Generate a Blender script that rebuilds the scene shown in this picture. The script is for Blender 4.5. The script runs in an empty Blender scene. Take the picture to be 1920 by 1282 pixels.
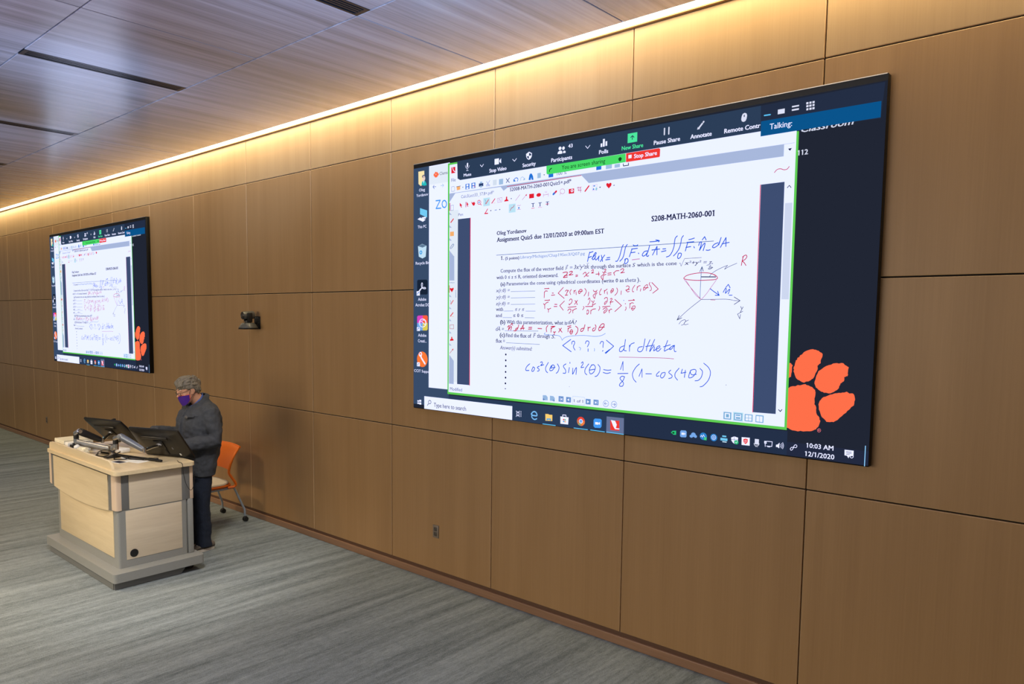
# A lecture hall: wood-panelled wall with two video displays, a lectern and a presenter behind it.
# Units are metres; the panelled wall is the plane y = 0, x runs along it, z is up.
import bpy, bmesh, math, random
from mathutils import Vector, Matrix
S = bpy.context.scene
COL = S.collection
random.seed(7)
PI = math.pi

# ------------------------------------------------------------------ camera
cam = bpy.data.cameras.new('camera')
cam.sensor_width = 36.0
cam.lens = 26.2169
cam.shift_x = 0.02085
cam.shift_y = 0.03581
cam.clip_start = 0.05
cam_o = bpy.data.objects.new('camera', cam)
COL.objects.link(cam_o)
cam_o.matrix_world = Matrix(((0.741291, -0.061748, 0.668337, 11.249107), (0.671125, 0.055091, -0.739294, -4.365643), (0.008831, 0.996570, 0.082279, 2.276520), (0, 0, 0, 1)))
S.camera = cam_o

# ------------------------------------------------------------------ world, lamps, exposure
S.view_settings.view_transform = 'Standard'
S.view_settings.look = 'None'
S.view_settings.exposure = 0.0
S.view_settings.gamma = 1.0
S.view_settings.use_curve_mapping = False
S.cycles.use_denoising = True
S.cycles.max_bounces = 8
S.cycles.diffuse_bounces = 5
S.cycles.sample_clamp_indirect = 6.0
world = bpy.data.worlds.new('world')
S.world = world
world.use_nodes = True
wbg = world.node_tree.nodes['Background']
wbg.inputs['Color'].default_value = (0.95, 0.84, 0.72, 1)
wbg.inputs['Strength'].default_value = 0.24


def lamp(name, kind, loc, target, energy, color, **kw):
    d = bpy.data.lights.new(name, kind)
    d.energy = energy
    d.color = color
    for k, v in kw.items():
        setattr(d, k, v)
    o = bpy.data.objects.new(name, d)
    COL.objects.link(o)
    o.location = loc
    o.rotation_euler = (Vector(target) - Vector(loc)).to_track_quat('-Z', 'Y').to_euler()
    return o


# recessed ceiling downlights of the seating area (outside the view); then unseen fills added for ceiling, lectern, floor and wall
for lx, ly, e, col in ((2.4, -4.6, 820, (1.0, 0.76, 0.47)), (4.6, -5.6, 120, (1.0, 0.84, 0.64)), (8.2, -5.0, 280, (1.0, 0.93, 0.84)),
                       (-2.5, -4.2, 150, (1.0, 0.84, 0.62)), (11.5, -5.4, 90, (1.0, 0.93, 0.84))):
    lamp('downlight_lamp', 'SPOT', (lx, ly, 4.12), (lx + 0.3, ly + 1.0, 0), e, col,
         spot_size=math.radians(100), spot_blend=0.7, shadow_soft_size=0.45)
lamp('ceiling_fill_area', 'AREA', (9.0, -4.4, 3.0), (9.0, -3.6, 4.17), 90, (0.50, 0.56, 1.0), shape='RECTANGLE', size=8.0, size_y=0.5, spread=math.radians(105))  # added fill without a fixture, casts blue light on the ceiling
for lx, tx, e in ((9.6, 7.8, 950), (5.8, 4.4, 560), (3.0, 1.6, 420)):
    lamp('ceiling_fill_spot', 'SPOT', (lx, -4.0, 2.5), (tx, -1.30, 4.17), e, (0.34, 0.55, 1.0), spot_size=math.radians(52), spot_blend=1.0, shadow_soft_size=0.3)  # added spots that blue the ceiling near the wall, no fixture there
lamp('added_fill_spot', 'SPOT', (7.4, -2.9, 4.12), (4.9, -1.6, 0.6), 700, (1.0, 0.94, 0.86), spot_size=math.radians(44), spot_blend=0.8, shadow_soft_size=0.3)  # added fill that brightens the right side of the lectern
lamp('added_fill_spot', 'SPOT', (4.9, -4.8, 4.12), (5.2, -3.3, 0.0), 560, (1.0, 0.86, 0.62), spot_size=math.radians(58), spot_blend=1.0, shadow_soft_size=0.3)  # added fill that brightens the floor in front of the lectern
lamp('wall_fill_area', 'AREA', (4.5, -12.0, 2.6), (4.5, 0.0, 2.4), 430, (1.0, 0.88, 0.70), shape='RECTANGLE', size=9.0, size_y=2.4)  # unseen fill added to lift the whole wall with warm light

# ------------------------------------------------------------------ materials
def lin(c):
    return tuple((v / 255 / 12.92) if v / 255 <= 0.04045 else ((v / 255 + 0.055) / 1.055) ** 2.4 for v in c)


def new_mat(name):
    m = bpy.data.materials.new(name)
    m.use_nodes = True
    nt = m.node_tree
    return m, nt, nt.nodes['Principled BSDF']


def plain(name, rgb, rough=0.5, metal=0.0, var=0.06, scale=40.0, bump=0.0, spec=0.5, coat=0.0, stretch=(1, 1, 1)):
    """A painted / plastic / metal / cloth surface: base colour with a little noise and optional fine bump."""
    m, nt, b = new_mat(name)
    N, L = nt.nodes, nt.links
    tc = N.new('ShaderNodeTexCoord')
    mp = N.new('ShaderNodeMapping')
    mp.inputs['Scale'].default_value = stretch
    L.new(tc.outputs['Object'], mp.inputs['Vector'])
    ns = N.new('ShaderNodeTexNoise')
    ns.inputs['Scale'].default_value = scale
    ns.inputs['Detail'].default_value = 4
    L.new(mp.outputs['Vector'], ns.inputs['Vector'])
    mx = N.new('ShaderNodeMix')
    mx.data_type = 'RGBA'
    c = lin(rgb)
    mx.inputs['A'].default_value = (*[v * (1 - var * 1.6) for v in c], 1)
    mx.inputs['B'].default_value = (*[min(1, v * (1 + var * 1.6)) for v in c], 1)
    L.new(ns.outputs['Fac'], mx.inputs['Factor'])
    L.new(mx.outputs['Result'], b.inputs['Base Color'])
    b.inputs['Roughness'].default_value = rough
    b.inputs['Metallic'].default_value = metal
    b.inputs['Specular IOR Level'].default_value = spec
    b.inputs['Coat Weight'].default_value = coat
    if bump:
        bp = N.new('ShaderNodeBump')
        bp.inputs['Strength'].default_value = bump
        bp.inputs['Distance'].default_value = 0.004
        L.new(ns.outputs['Fac'], bp.inputs['Height'])
        L.new(bp.outputs['Normal'], b.inputs['Normal'])
    return m


def wood(name, dark, light, axis=2, rough=0.4, fine=90.0, wide=9.0, contrast=1.0, spec=0.5, along=0.6):
    """Straight-grained veneer; the grain runs along the given axis, each panel gets its own shift."""
    m, nt, b = new_mat(name)
    N, L = nt.nodes, nt.links
    tc = N.new('ShaderNodeTexCoord')
    geo = N.new('ShaderNodeNewGeometry')
    vm = N.new('ShaderNodeVectorMath')
    vm.operation = 'MULTIPLY_ADD'
    L.new(geo.outputs['Random Per Island'], vm.inputs[0])
    vm.inputs[1].default_value = (37.0, 53.0, 41.0)
    L.new(tc.outputs['Object'], vm.inputs[2])

    def noise(s_across, s_along, detail, dist):
        mp = N.new('ShaderNodeMapping')
        sc = [s_across] * 3
        sc[axis] = s_along
        mp.inputs['Scale'].default_value = sc
        L.new(vm.outputs['Vector'], mp.inputs['Vector'])
        n = N.new('ShaderNodeTexNoise')
        n.inputs['Scale'].default_value = 1.0
        n.inputs['Detail'].default_value = detail
        n.inputs['Distortion'].default_value = dist
        L.new(mp.outputs['Vector'], n.inputs['Vector'])
        return n
    n1 = noise(wide, along, 5, 0.4)
    n2 = noise(fine, along * 4, 3, 0.0)
    mx = N.new('ShaderNodeMix')
    mx.data_type = 'FLOAT'
    mx.inputs['Factor'].default_value = 0.35
    L.new(n1.outputs['Fac'], mx.inputs['A'])
    L.new(n2.outputs['Fac'], mx.inputs['B'])
    cr = N.new('ShaderNodeMapRange')
    cr.inputs['From Min'].default_value = 0.5 - 0.22 / contrast
    cr.inputs['From Max'].default_value = 0.5 + 0.22 / contrast
    L.new(mx.outputs['Result'], cr.inputs['Value'])
    cm = N.new('ShaderNodeMix')
    cm.data_type = 'RGBA'
    cm.inputs['A'].default_value = (*dark, 1)
    cm.inputs['B'].default_value = (*light, 1)
    L.new(cr.outputs['Result'], cm.inputs['Factor'])
    L.new(cm.outputs['Result'], b.inputs['Base Color'])
    b.inputs['Roughness'].default_value = rough
    b.inputs['Specular IOR Level'].default_value = spec
    return m


def emit(name, rgb, strength=1.0, linear=None):
    m = bpy.data.materials.new(name)
    m.use_nodes = True
    nt = m.node_tree
    nt.nodes.clear()
    e = nt.nodes.new('ShaderNodeEmission')
    e.inputs['Color'].default_value = (*(linear or lin(rgb)), 1)
    e.inputs['Strength'].default_value = strength
    o = nt.nodes.new('ShaderNodeOutputMaterial')
    nt.links.new(e.outputs[0], o.inputs[0])
    return m


def carpet_mat():
    m, nt, b = new_mat('carpet')
    N, L = nt.nodes, nt.links
    tc = N.new('ShaderNodeTexCoord')

    def noise(sc, detail, rough=0.5):
        mp = N.new('ShaderNodeMapping')
        mp.inputs['Scale'].default_value = sc
        L.new(tc.outputs['Object'], mp.inputs['Vector'])
        n = N.new('ShaderNodeTexNoise')
        n.inputs['Scale'].default_value = 1.0
        n.inputs['Detail'].default_value = detail
        n.inputs['Roughness'].default_value = rough
        L.new(mp.outputs['Vector'], n.inputs['Vector'])
        return n.outputs['Fac']
    bands = noise((10.0, 0.6, 1), 4, 0.65)
    fibre = noise((60, 14, 60), 6, 0.8)
    speck = noise((240, 120, 240), 2, 0.6)

    def math2(op, a, bv):
        n = N.new('ShaderNodeMath')
        n.operation = op
        for i, v in enumerate((a, bv)):
            if isinstance(v, (int, float)):
                n.inputs[i].default_value = v
            else:
                L.new(v, n.inputs[i])
        return n.outputs[0]
    f = math2('ADD', math2('MULTIPLY', bands, 1.5), math2('ADD', math2('MULTIPLY', fibre, 1.25), math2('MULTIPLY', speck, 1.15)))
    mr = N.new('ShaderNodeMapRange')
    mr.inputs['From Min'].default_value = 1.32
    mr.inputs['From Max'].default_value = 2.55
    L.new(f, mr.inputs['Value'])
    cm = N.new('ShaderNodeMix')
    cm.data_type = 'RGBA'
    cm.inputs['A'].default_value = (0.040, 0.052, 0.056, 1)
    cm.inputs['B'].default_value = (0.35, 0.395, 0.415, 1)
    L.new(mr.outputs['Result'], cm.inputs['Factor'])
    L.new(cm.outputs['Result'], b.inputs['Base Color'])
    b.inputs['Roughness'].default_value = 0.95
    b.inputs['Specular IOR Level'].default_value = 0.15
    bp = N.new('ShaderNodeBump')
    bp.inputs['Strength'].default_value = 0.35
    bp.inputs['Distance'].default_value = 0.004
    L.new(fibre, bp.inputs['Height'])
    L.new(bp.outputs['Normal'], b.inputs['Normal'])
    return m


M = {}
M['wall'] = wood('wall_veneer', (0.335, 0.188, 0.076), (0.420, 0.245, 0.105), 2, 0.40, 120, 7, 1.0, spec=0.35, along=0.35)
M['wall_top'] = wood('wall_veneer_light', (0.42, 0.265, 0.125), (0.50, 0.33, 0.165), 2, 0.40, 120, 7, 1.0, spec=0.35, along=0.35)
M['ceil'] = wood('ceiling_veneer', (0.25, 0.225, 0.235), (0.51, 0.47, 0.50), 1, 0.27, 60, 9, 1.3, spec=0.9, along=0.35)
_cb = M['ceil'].node_tree.nodes['Principled BSDF']
_cb.inputs['Coat Weight'].default_value = 0.6
_cb.inputs['Coat Roughness'].default_value = 0.2
M['edge'] = plain('panel_edge_lit_band', (205, 170, 125), 0.5, scale=20, var=0.03)  # band paled to paint in the light the panel edges catch
M['base'] = wood('baseboard_wood', (0.22, 0.115, 0.06), (0.36, 0.20, 0.11), 0, 0.45, 50, 12, 1.0)
M['groove'] = plain('groove_wood', (92, 62, 42), 0.6, scale=30)
M['gap'] = plain('gap_dark', (14, 12, 10), 0.9, scale=20)
M['cove_trim'] = plain('cove_trim_brown', (150, 110, 62), 0.6, scale=20)
M['cove_lens'] = emit('cove_lens', None, 13.0, linear=(1.0, 0.82, 0.50))
M['carpet'] = carpet_mat()
M['frame'] = plain('screen_frame_black', (7, 7, 8), 0.45, scale=30, spec=0.3)
M['frame_edge'] = plain('screen_edge_highlight', (215, 205, 185), 0.3, 0.6, scale=30)  # pale tone paints in the highlight on the frame's top edge
M['vent'] = plain('vent_dark_metal', (92, 94, 98), 0.25, 0.85, scale=30)
M['vent_in'] = plain('vent_interior', (8, 8, 9), 0.8, scale=20)
M['grey'] = plain('lectern_grey_laminate', (138, 139, 136), 0.42, scale=60, var=0.03)
M['greyd'] = plain('lectern_grey_dark', (108, 109, 108), 0.42, scale=60, var=0.03)
M['maple'] = wood('lectern_maple', (0.60, 0.475, 0.29), (0.71, 0.58, 0.37), 0, 0.38, 70, 14, 1.2, along=1.2)
M['maple_y'] = wood('lectern_maple_side', (0.55, 0.46, 0.34), (0.66, 0.565, 0.43), 1, 0.38, 70, 14, 1.2, along=1.2)
M['maple_v'] = wood('lectern_maple_edge', (0.58, 0.43, 0.31), (0.68, 0.53, 0.39), 2, 0.4, 70, 20, 1.0, along=1.2)
M['black'] = plain('black_plastic', (20, 20, 21), 0.38, scale=50)
M['blackm'] = plain('black_matte', (13, 13, 14), 0.7, scale=50)
M['chrome'] = plain('polished_aluminium', (215, 215, 218), 0.18, 1.0, scale=20, var=0.02)
M['silver'] = plain('satin_silver', (168, 170, 176), 0.3, 0.85, scale=20, var=0.02)
M['steelblue'] = plain('arm_grey', (112, 118, 130), 0.32, 0.6, scale=20, var=0.02)
M['armdark'] = plain('arm_dark', (38, 39, 42), 0.35, 0.3, scale=20, var=0.02)
M['monback'] = plain('monitor_shell', (17, 17, 18), 0.36, scale=80)
M['white'] = plain('white_plastic', (228, 228, 226), 0.45, scale=30, var=0.02)
M['paper'] = plain('paper', (236, 234, 226), 0.8, scale=12, var=0.03)
M['cream'] = plain('cream_board', (222, 215, 190), 0.7, scale=14, var=0.03)
M['bluelabel'] = plain('pale_blue_label', (140, 200, 232), 0.5, scale=30, var=0.03)
M['photo'] = plain('dark_print', (40, 40, 58), 0.5, scale=60, var=0.2)
M['orange'] = plain('orange_plastic', (232, 112, 18), 0.42, scale=40, var=0.03)
M['seatpad'] = plain('seat_fabric', (205, 196, 180), 0.9, scale=220, var=0.1, bump=0.3)
M['chairgrey'] = plain('chair_tube_grey', (160, 172, 186), 0.4, 0.3, scale=20, var=0.02)
M['rubber'] = plain('castor_rubber', (18, 18, 19), 0.5, scale=30)
M['jacket'] = plain('charcoal_jacket', (58, 61, 67), 0.85, scale=38, var=0.25, bump=1.0)
M['button'] = plain('jacket_button', (84, 82, 80), 0.5, scale=60)
M['jeans'] = plain('navy_denim', (20, 30, 48), 0.9, scale=70, var=0.22, bump=0.6)
M['shirt'] = plain('blue_shirt', (84, 112, 190), 0.8, scale=60)
M['skin'] = plain('skin', (214, 158, 128), 0.5, scale=30, var=0.06)
M['hair'] = plain('grey_hair', (122, 114, 100), 0.6, scale=30, var=0.5, bump=1.0, stretch=(4, 1.0, 1.6))
M['mask'] = plain('purple_mask', (72, 28, 140), 0.85, scale=160, var=0.08)
M['mask_edge'] = plain('orange_piping', (224, 96, 60), 0.8, scale=80)
M['elastic'] = plain('dark_elastic', (30, 20, 40), 0.8, scale=80)
M['specs'] = plain('spectacle_metal', (60, 58, 60), 0.3, 0.6, scale=40)
M['lensglass'] = new_mat('spectacle_glass')[0]
_b = M['lensglass'].node_tree.nodes['Principled BSDF']
_b.inputs['Base Color'].default_value = (0.95, 0.97, 1, 1)
_b.inputs['Roughness'].default_value = 0.02
_b.inputs['Transmission Weight'].default_value = 1.0
_b.inputs['IOR'].default_value = 1.12
M['eyewhite'] = plain('eye_white', (225, 220, 214), 0.3, scale=20, var=0.02)
M['iris'] = plain('iris_dark', (52, 40, 32), 0.25, scale=20, var=0.05)
M['lips'] = plain('lips', (176, 104, 92), 0.5, scale=40)
M['shoe'] = plain('taupe_shoe', (92, 84, 76), 0.7, scale=60, var=0.15)
M['sole'] = plain('pale_sole', (205, 198, 186), 0.7, scale=40)
M['ptz'] = plain('camera_grey', (96, 96, 92), 0.38, 0.2, scale=30)
M['outlet'] = plain('outlet_plate', (126, 112, 96), 0.5, scale=30, var=0.03)
M['outlet_in'] = plain('outlet_insert', (84, 76, 68), 0.45, scale=30, var=0.03)


# ------------------------------------------------------------------ mesh helpers
class MB:
    """Collects simple shapes into one mesh."""
    def __init__(self):
        self.bm = bmesh.new()
        self.mats = []

    def mi(self, m):
        if m not in self.mats:
            self.mats.append(m)
        return self.mats.index(m)

    def add(self, bm, m, mat=None):
        if mat is not None:
            bmesh.ops.transform(bm, matrix=mat, verts=bm.verts)
        i = self.mi(m)
        for f in bm.faces:
            f.material_index = i
        me = bpy.data.meshes.new('tmp')
        bm.to_mesh(me)
        bm.free()
        self.bm.from_mesh(me)
        bpy.data.meshes.remove(me)
        return self

    def box(self, x0, x1, y0, y1, z0, z1, m, bev=0.0, seg=2, mat=None, vert_only=False):
        b = bmesh.new()
        bmesh.ops.create_cube(b, size=1.0)
        for v in b.verts:
            v.co = ((x0 + x1) / 2 + v.co.x * (x1 - x0), (y0 + y1) / 2 + v.co.y * (y1 - y0), (z0 + z1) / 2 + v.co.z * (z1 - z0))
        if bev:
            ed = [e for e in b.edges if not vert_only or abs(e.verts[0].co.z - e.verts[1].co.z) > 1e-6]
            bmesh.ops.bevel(b, geom=ed, offset=bev, segments=seg, affect='EDGES', profile=0.5)
        return self.add(b, m, mat)

    def tube(self, pts, r, m, n=10, caps=True, squash=None):
        pts = [Vector(p) for p in pts]
        rs = r if isinstance(r, (list, tuple)) else [r] * len(pts)
        b = bmesh.new()
        rings = []
        up = None
        for i, p in enumerate(pts):
            t = (pts[min(i + 1, len(pts) - 1)] - pts[max(i - 1, 0)]).normalized()
            if up is None:
                a = Vector((0, 0, 1)) if abs(t.z) < 0.9 else Vector((1, 0, 0))
                up = (a - t * a.dot(t)).normalized()
            else:
                up = (up - t * up.dot(t)).normalized()
            sd = t.cross(up)
            q = squash or (1, 1)
            rings.append([b.verts.new(p + (up * math.cos(2 * PI * k / n) * q[0] + sd * math.sin(2 * PI * k / n) * q[1]) * rs[i]) for k in range(n)])
        for a, c in zip(rings, rings[1:]):
            for k in range(n):
                b.faces.new((a[k], a[(k + 1) % n], c[(k + 1) % n], c[k]))
        if caps:
            b.faces.new(rings[0][::-1])
            b.faces.new(rings[-1])
        bmesh.ops.recalc_face_normals(b, faces=b.faces)
        return self.add(b, m)

    def cyl(self, p0, p1, r, m, n=20, r2=None):
        return self.tube([p0, p1], [r, r if r2 is None else r2], m, n)

    def ell(self, c, r, m, n=20, rot=None):
        b = bmesh.new()
        bmesh.ops.create_uvsphere(b, u_segments=n, v_segments=max(6, n * 2 // 3), radius=1.0)
        mt = Matrix.Translation(c) @ (rot.to_4x4() if rot is not None else Matrix()) @ Matrix.Diagonal((*r, 1))
        return self.add(b, m, mt)

    def lathe(self, prof, m, n=24, mat=None):
        b = bmesh.new()
        rings = [[b.verts.new((r * math.cos(2 * PI * k / n), r * math.sin(2 * PI * k / n), z)) for k in range(n)] for r, z in prof]
        for a, c in zip(rings, rings[1:]):
            for k in range(n):
                b.faces.new((a[k], a[(k + 1) % n], c[(k + 1) % n], c[k]))
        b.faces.new(rings[0][::-1])
        b.faces.new(rings[-1])
        bmesh.ops.recalc_face_normals(b, faces=b.faces)
        return self.add(b, m, mat)

    def prism(self, poly, h, m, mat=None, bev=0.0):
        """poly in local xy, extruded 0..h along local z."""
        b = bmesh.new()
        lo = [b.verts.new((x, y, 0)) for x, y in poly]
        f = b.faces.new(lo)
        r = bmesh.ops.extrude_face_region(b, geom=[f])
        bmesh.ops.translate(b, verts=[v for v in r['geom'] if isinstance(v, bmesh.types.BMVert)], vec=(0, 0, h))
        bmesh.ops.recalc_face_normals(b, faces=b.faces)
        if bev:
            bmesh.ops.bevel(b, geom=list(b.edges), offset=bev, segments=2, affect='EDGES', profile=0.5)
        return self.add(b, m, mat)

    def loft(self, rings, m, caps=True):
        b = bmesh.new()
        rr = [[b.verts.new(p) for p in r] for r in rings]
        n = len(rr[0])
        for a, c in zip(rr, rr[1:]):
            for k in range(n):
                b.faces.new((a[k], a[(k + 1) % n], c[(k + 1) % n], c[k]))
        if caps:
            b.faces.new(rr[0][::-1])
            b.faces.new(rr[-1])
        bmesh.ops.recalc_face_normals(b, faces=b.faces)
        return self.add(b, m)

    def quad(self, pts, m):
        b = bmesh.new()
        b.faces.new([b.verts.new(p) for p in pts])
        return self.add(b, m)

    def build(self, name, parent=None, smooth=True, origin=None, remesh=0.0, smooth_it=0, sub=0, angle=40):
        me = bpy.data.meshes.new(name)
        self.bm.to_mesh(me)
        self.bm.free()
        for mt in self.mats:
            me.materials.append(M[mt] if isinstance(mt, str) else mt)
        o = bpy.data.objects.new(name, me)
        COL.objects.link(o)
        if parent is not None:
            o.parent = parent
            if not origin:
                pass
        if remesh:
            md = o.modifiers.new('remesh', 'REMESH')
            md.mode = 'VOXEL'
            md.voxel_size = remesh
            md.use_smooth_shade = True
            if smooth_it:
                sm = o.modifiers.new('smooth', 'SMOOTH')
                sm.iterations = smooth_it
                sm.factor = 0.5
            dg = bpy.context.evaluated_depsgraph_get()
            nm = bpy.data.meshes.new_from_object(o.evaluated_get(dg))
            o.modifiers.clear()
            o.data = nm
            nm.name = name
            for p in nm.polygons:
                p.use_smooth = True
        elif smooth:
            for p in me.polygons:
                p.use_smooth = True
            me.set_sharp_from_angle(angle=math.radians(angle))
        return o


def tag(o, label, cat, group=None, kind=None):
    if label:
        o['label'] = label
    if cat:
        o['category'] = cat
    if group:
        o['group'] = group
    if kind:
        o['kind'] = kind
    return o


def thing(name, loc, label, cat, group=None, rotz=0.0):
    o = bpy.data.objects.new(name, None)
    o.empty_display_size = 0.1
    COL.objects.link(o)
    o.location = loc
    o.rotation_euler = (0, 0, rotz)
    return tag(o, label, cat, group)


def part(mb, name, root, **kw):
    """Build a part given in world coordinates under a root (unrotated Empty)."""
    o = mb.build(name, root, **kw)
    o.data.transform(Matrix.Translation(-root.location))
    return o


def sub(mb, name, parent, root, **kw):
    o = mb.build(name, parent, **kw)
    o.data.transform(Matrix.Translation(-root.location))
    return o


def copy_tree(o, parent=None):
    c = o.copy()
    COL.objects.link(c)
    c.parent = parent
    for ch in list(o.children):
        copy_tree(ch, c)
    return c


def catmull(pts, k=4):
    if len(pts) < 3:
        return [Vector(p) for p in pts]
    P = [Vector(p) for p in pts]
    P = [P[0] * 2 - P[1]] + P + [P[-1] * 2 - P[-2]]
    out = []
    for i in range(1, len(P) - 2):
        a, b, c, d = P[i - 1:i + 3]
        for j in range(k):
            t = j / k
            out.append(0.5 * ((2 * b) + (c - a) * t + (2 * a - 5 * b + 4 * c - d) * t * t + (3 * b - a - 3 * c + d) * t ** 3))
    out.append(P[-2])
    return out

# ------------------------------------------------------------------ the room
GU = 1.22                     # panel module
H = 4.17                      # ceiling height
XL, XR = -14.64, 17.08        # extent of the wall built


def slab_panel(mb, a0, a1, b0, b1, plane, m, depth=0.02, ch=0.003):
    """A panel with chamfered front edges; plane 'w' (wall, front at y=0 facing -y) or 'c' (ceiling, facing -z)."""
    b = bmesh.new()

    def P(a, bb, d):
        return (a, d, bb) if plane == 'w' else (a, bb, H + d)
    rings = []
    for inset, d in ((ch, 0.0), (0.0, ch), (0.0, depth)):
        rings.append([b.verts.new(P(*q, d)) for q in ((a0 + inset, b0 + inset), (a1 - inset, b0 + inset), (a1 - inset, b1 - inset), (a0 + inset, b1 - inset))])
    b.faces.new(rings[0])
    nb = set(b.faces)
    for r, q in zip(rings, rings[1:]):
        for k in range(4):
            b.faces.new((r[k], r[(k + 1) % 4], q[(k + 1) % 4], q[k]))
    bmesh.ops.recalc_face_normals(b, faces=b.faces)
    if plane == 'w':
        im, ie = mb.mi(m), mb.mi('edge')
        me = bpy.data.meshes.new('tmp')
        for f in b.faces:
            f.material_index = im if f in nb else ie
        b.to_mesh(me)
        b.free()
        mb.bm.from_mesh(me)
        bpy.data.meshes.remove(me)
    else:
        mb.add(b, m)


# wall: rows of veneer panels with open joints over a dark backing
wall = MB()
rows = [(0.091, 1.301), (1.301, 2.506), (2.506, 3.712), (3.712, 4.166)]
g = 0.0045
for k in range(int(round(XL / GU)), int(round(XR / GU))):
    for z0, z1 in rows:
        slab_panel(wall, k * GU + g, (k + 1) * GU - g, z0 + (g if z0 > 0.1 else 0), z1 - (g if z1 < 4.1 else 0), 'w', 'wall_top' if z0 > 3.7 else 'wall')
wall.box(XL, XR, 0.02, 0.06, 0.0, 4.3, 'gap')
tag(wall.build('wall_front', smooth=False), None, None, kind='structure')

bb = MB()
bb.box(XL, XR, -0.012, 0.02, 0.0, 0.062, 'base', 0.004)
bb.box(XL, XR, 0.004, 0.02, 0.060, 0.093, 'groove')
tag(bb.build('baseboard_front', smooth=False), None, None, kind='structure')

fl = MB()
fl.box(XL, XR, -13.0, 0.06, -0.05, 0.0, 'carpet')
tag(fl.build('floor', smooth=False), None, None, kind='structure')

# ceiling: veneer panels, grain across the room, laid with joints at the same module
ce = MB()
ye, y1, y2, y3 = -0.132, -1.313, -2.521, -3.74
cg = 0.005
VW = 0.14                     # width of the slot diffusers
xs1 = [XL, -7.32, -4.88, -2.44, 1.2, 2.44, 7.32, 8.54, 12.2, XR]
xs2 = [XL, -9.76, -7.32, -4.88, -2.44, 0.0, 2.44, 4.88, 6.12, 7.32, 9.76, 12.2, XR]
vents = [-2.44, 0.0, 2.44, 4.88, 7.32, 9.76]
for row, xs in ((((y1, ye)), xs1), ((y2, y1), xs2), ((y3, y2), [XL, -6.1, -1.2, 1.2, 6.12, 11.0, XR])):
    for a, b_ in zip(xs, xs[1:]):
        a0 = a + (VW if (row == (y2, y1) and a in vents) else cg)
        slab_panel(ce, a0, b_ - cg, row[0] + cg, row[1] - (cg if row[1] != ye else 0), 'c', 'ceil', 0.05, 0.002)
slab_panel(ce, XL, XR, -9.0, y3 - cg, 'c', 'ceil', 0.05, 0.002)
ce.box(XL, XR, -9.0, -0.14, H + 0.052, H + 0.09, 'gap')
tag(ce.build('ceiling', smooth=False), None, None, kind='structure')

# linear light in the slot between ceiling and wall
cv = thing('cove_light', (6.0, -0.08, H), 'long glowing warm white linear light in the slot between the ceiling and the panelled wall', 'ceiling light')
b_ = MB()
x = XL
while x < XR - 0.01:
    b_.quad([(x, -0.030, H + 0.006), (x, ye + 0.004, H + 0.006), (min(x + 1.22, XR), ye + 0.004, H + 0.006), (min(x + 1.22, XR), -0.030, H + 0.006)], 'cove_lens')
    x += 1.22
part(b_, 'diffuser', cv, smooth=False)
lamp('cove_strip_lamp', 'AREA', ((XL + XR) / 2, (ye - 0.030) / 2, H + 0.004), ((XL + XR) / 2, (ye - 0.030) / 2 + 0.001, 0), 58, (1.0, 0.82, 0.46),
     shape='RECTANGLE', size=XR - XL, size_y=0.085, spread=math.radians(75))
b_ = MB()
b_.box(XL, XR, ye - 0.002, 0.0, H + 0.012, H + 0.05, 'cove_trim')
b_.box(XL, XR, ye - 0.001, ye + 0.004, H - 0.0005, H + 0.03, 'white')
part(b_, 'housing', cv, smooth=False)
tr = MB()
tr.box(XL, XR, -0.030, 0.0, H - 0.003, H + 0.03, 'cove_trim')
tag(tr.build('trim_1', smooth=False), None, None, kind='structure')

# slot diffusers in the ceiling
vlab = {7.32: 'dark slot vent in the wood ceiling cut off by the top edge of the picture',
        4.88: 'long dark slot vent seen whole in the wood ceiling above the lectern',
        2.44: 'dark slot vent in the ceiling beyond the whole one, cut by the left edge',
        0.0: 'tip of a slot vent in the ceiling at the far left, beyond the others'}
for vx in (7.32, 4.88, 2.44, 0.0):
    v = thing('ceiling_vent', (vx + VW / 2, (y1 + y2) / 2, H), vlab[vx], 'air vent', 'slot vents across the wood ceiling')
    f = MB()
    a0, a1, c0, c1 = vx + 0.002, vx + VW - 0.002, y2 + 0.004, y1 - 0.004
    for q in ((a0, a0 + 0.018, c0, c1), (a1 - 0.018, a1, c0, c1), (a0 + 0.018, a1 - 0.018, c0, c0 + 0.03), (a0 + 0.018, a1 - 0.018, c1 - 0.03, c1)):
        f.box(*q, H - 0.002, H + 0.03, 'vent')
    part(f, 'frame', v, smooth=False)
    f = MB()
    for j in range(1, 4):
        xx = a0 + 0.018 + (a1 - a0 - 0.036) * j / 4
        f.box(xx - 0.006, xx + 0.006, c0 + 0.03, c1 - 0.03, H + 0.0, H + 0.03, 'vent')
    part(f, 'louver', v, smooth=False)
    f = MB()
    f.box(a0, a1, c0, c1, H + 0.035, H + 0.05, 'vent_in')
    part(f, 'duct_backing', v, smooth=False)


# ------------------------------------------------------------------ wall outlets
def outlet(x, z, label):
    o = thing('wall_outlet', (x, 0, z), label, 'power outlet', 'wall outlets low on the panelled wall')
    b = MB()
    b.box(x - 0.036, x + 0.036, -0.007, 0.001, z - 0.056, z + 0.056, 'outlet', 0.003)
    part(b, 'cover_plate', o)
    for dz in (0.021, -0.021):
        b = MB()
        b.box(x - 0.017, x + 0.017, -0.0095, -0.005, z + dz - 0.0165, z + dz + 0.0165, 'outlet_in', 0.005, vert_only=False)
        for dx in (-0.007, 0.007):
            b.box(x + dx - 0.0015, x + dx + 0.0015, -0.0100, -0.009, z + dz, z + dz + 0.009, 'gap')
        b.cyl((x, -0.0100, z + dz - 0.008), (x, -0.009, z + dz - 0.008), 0.0025, 'gap', 10)
        part(b, 'socket', o)
    return o


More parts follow.
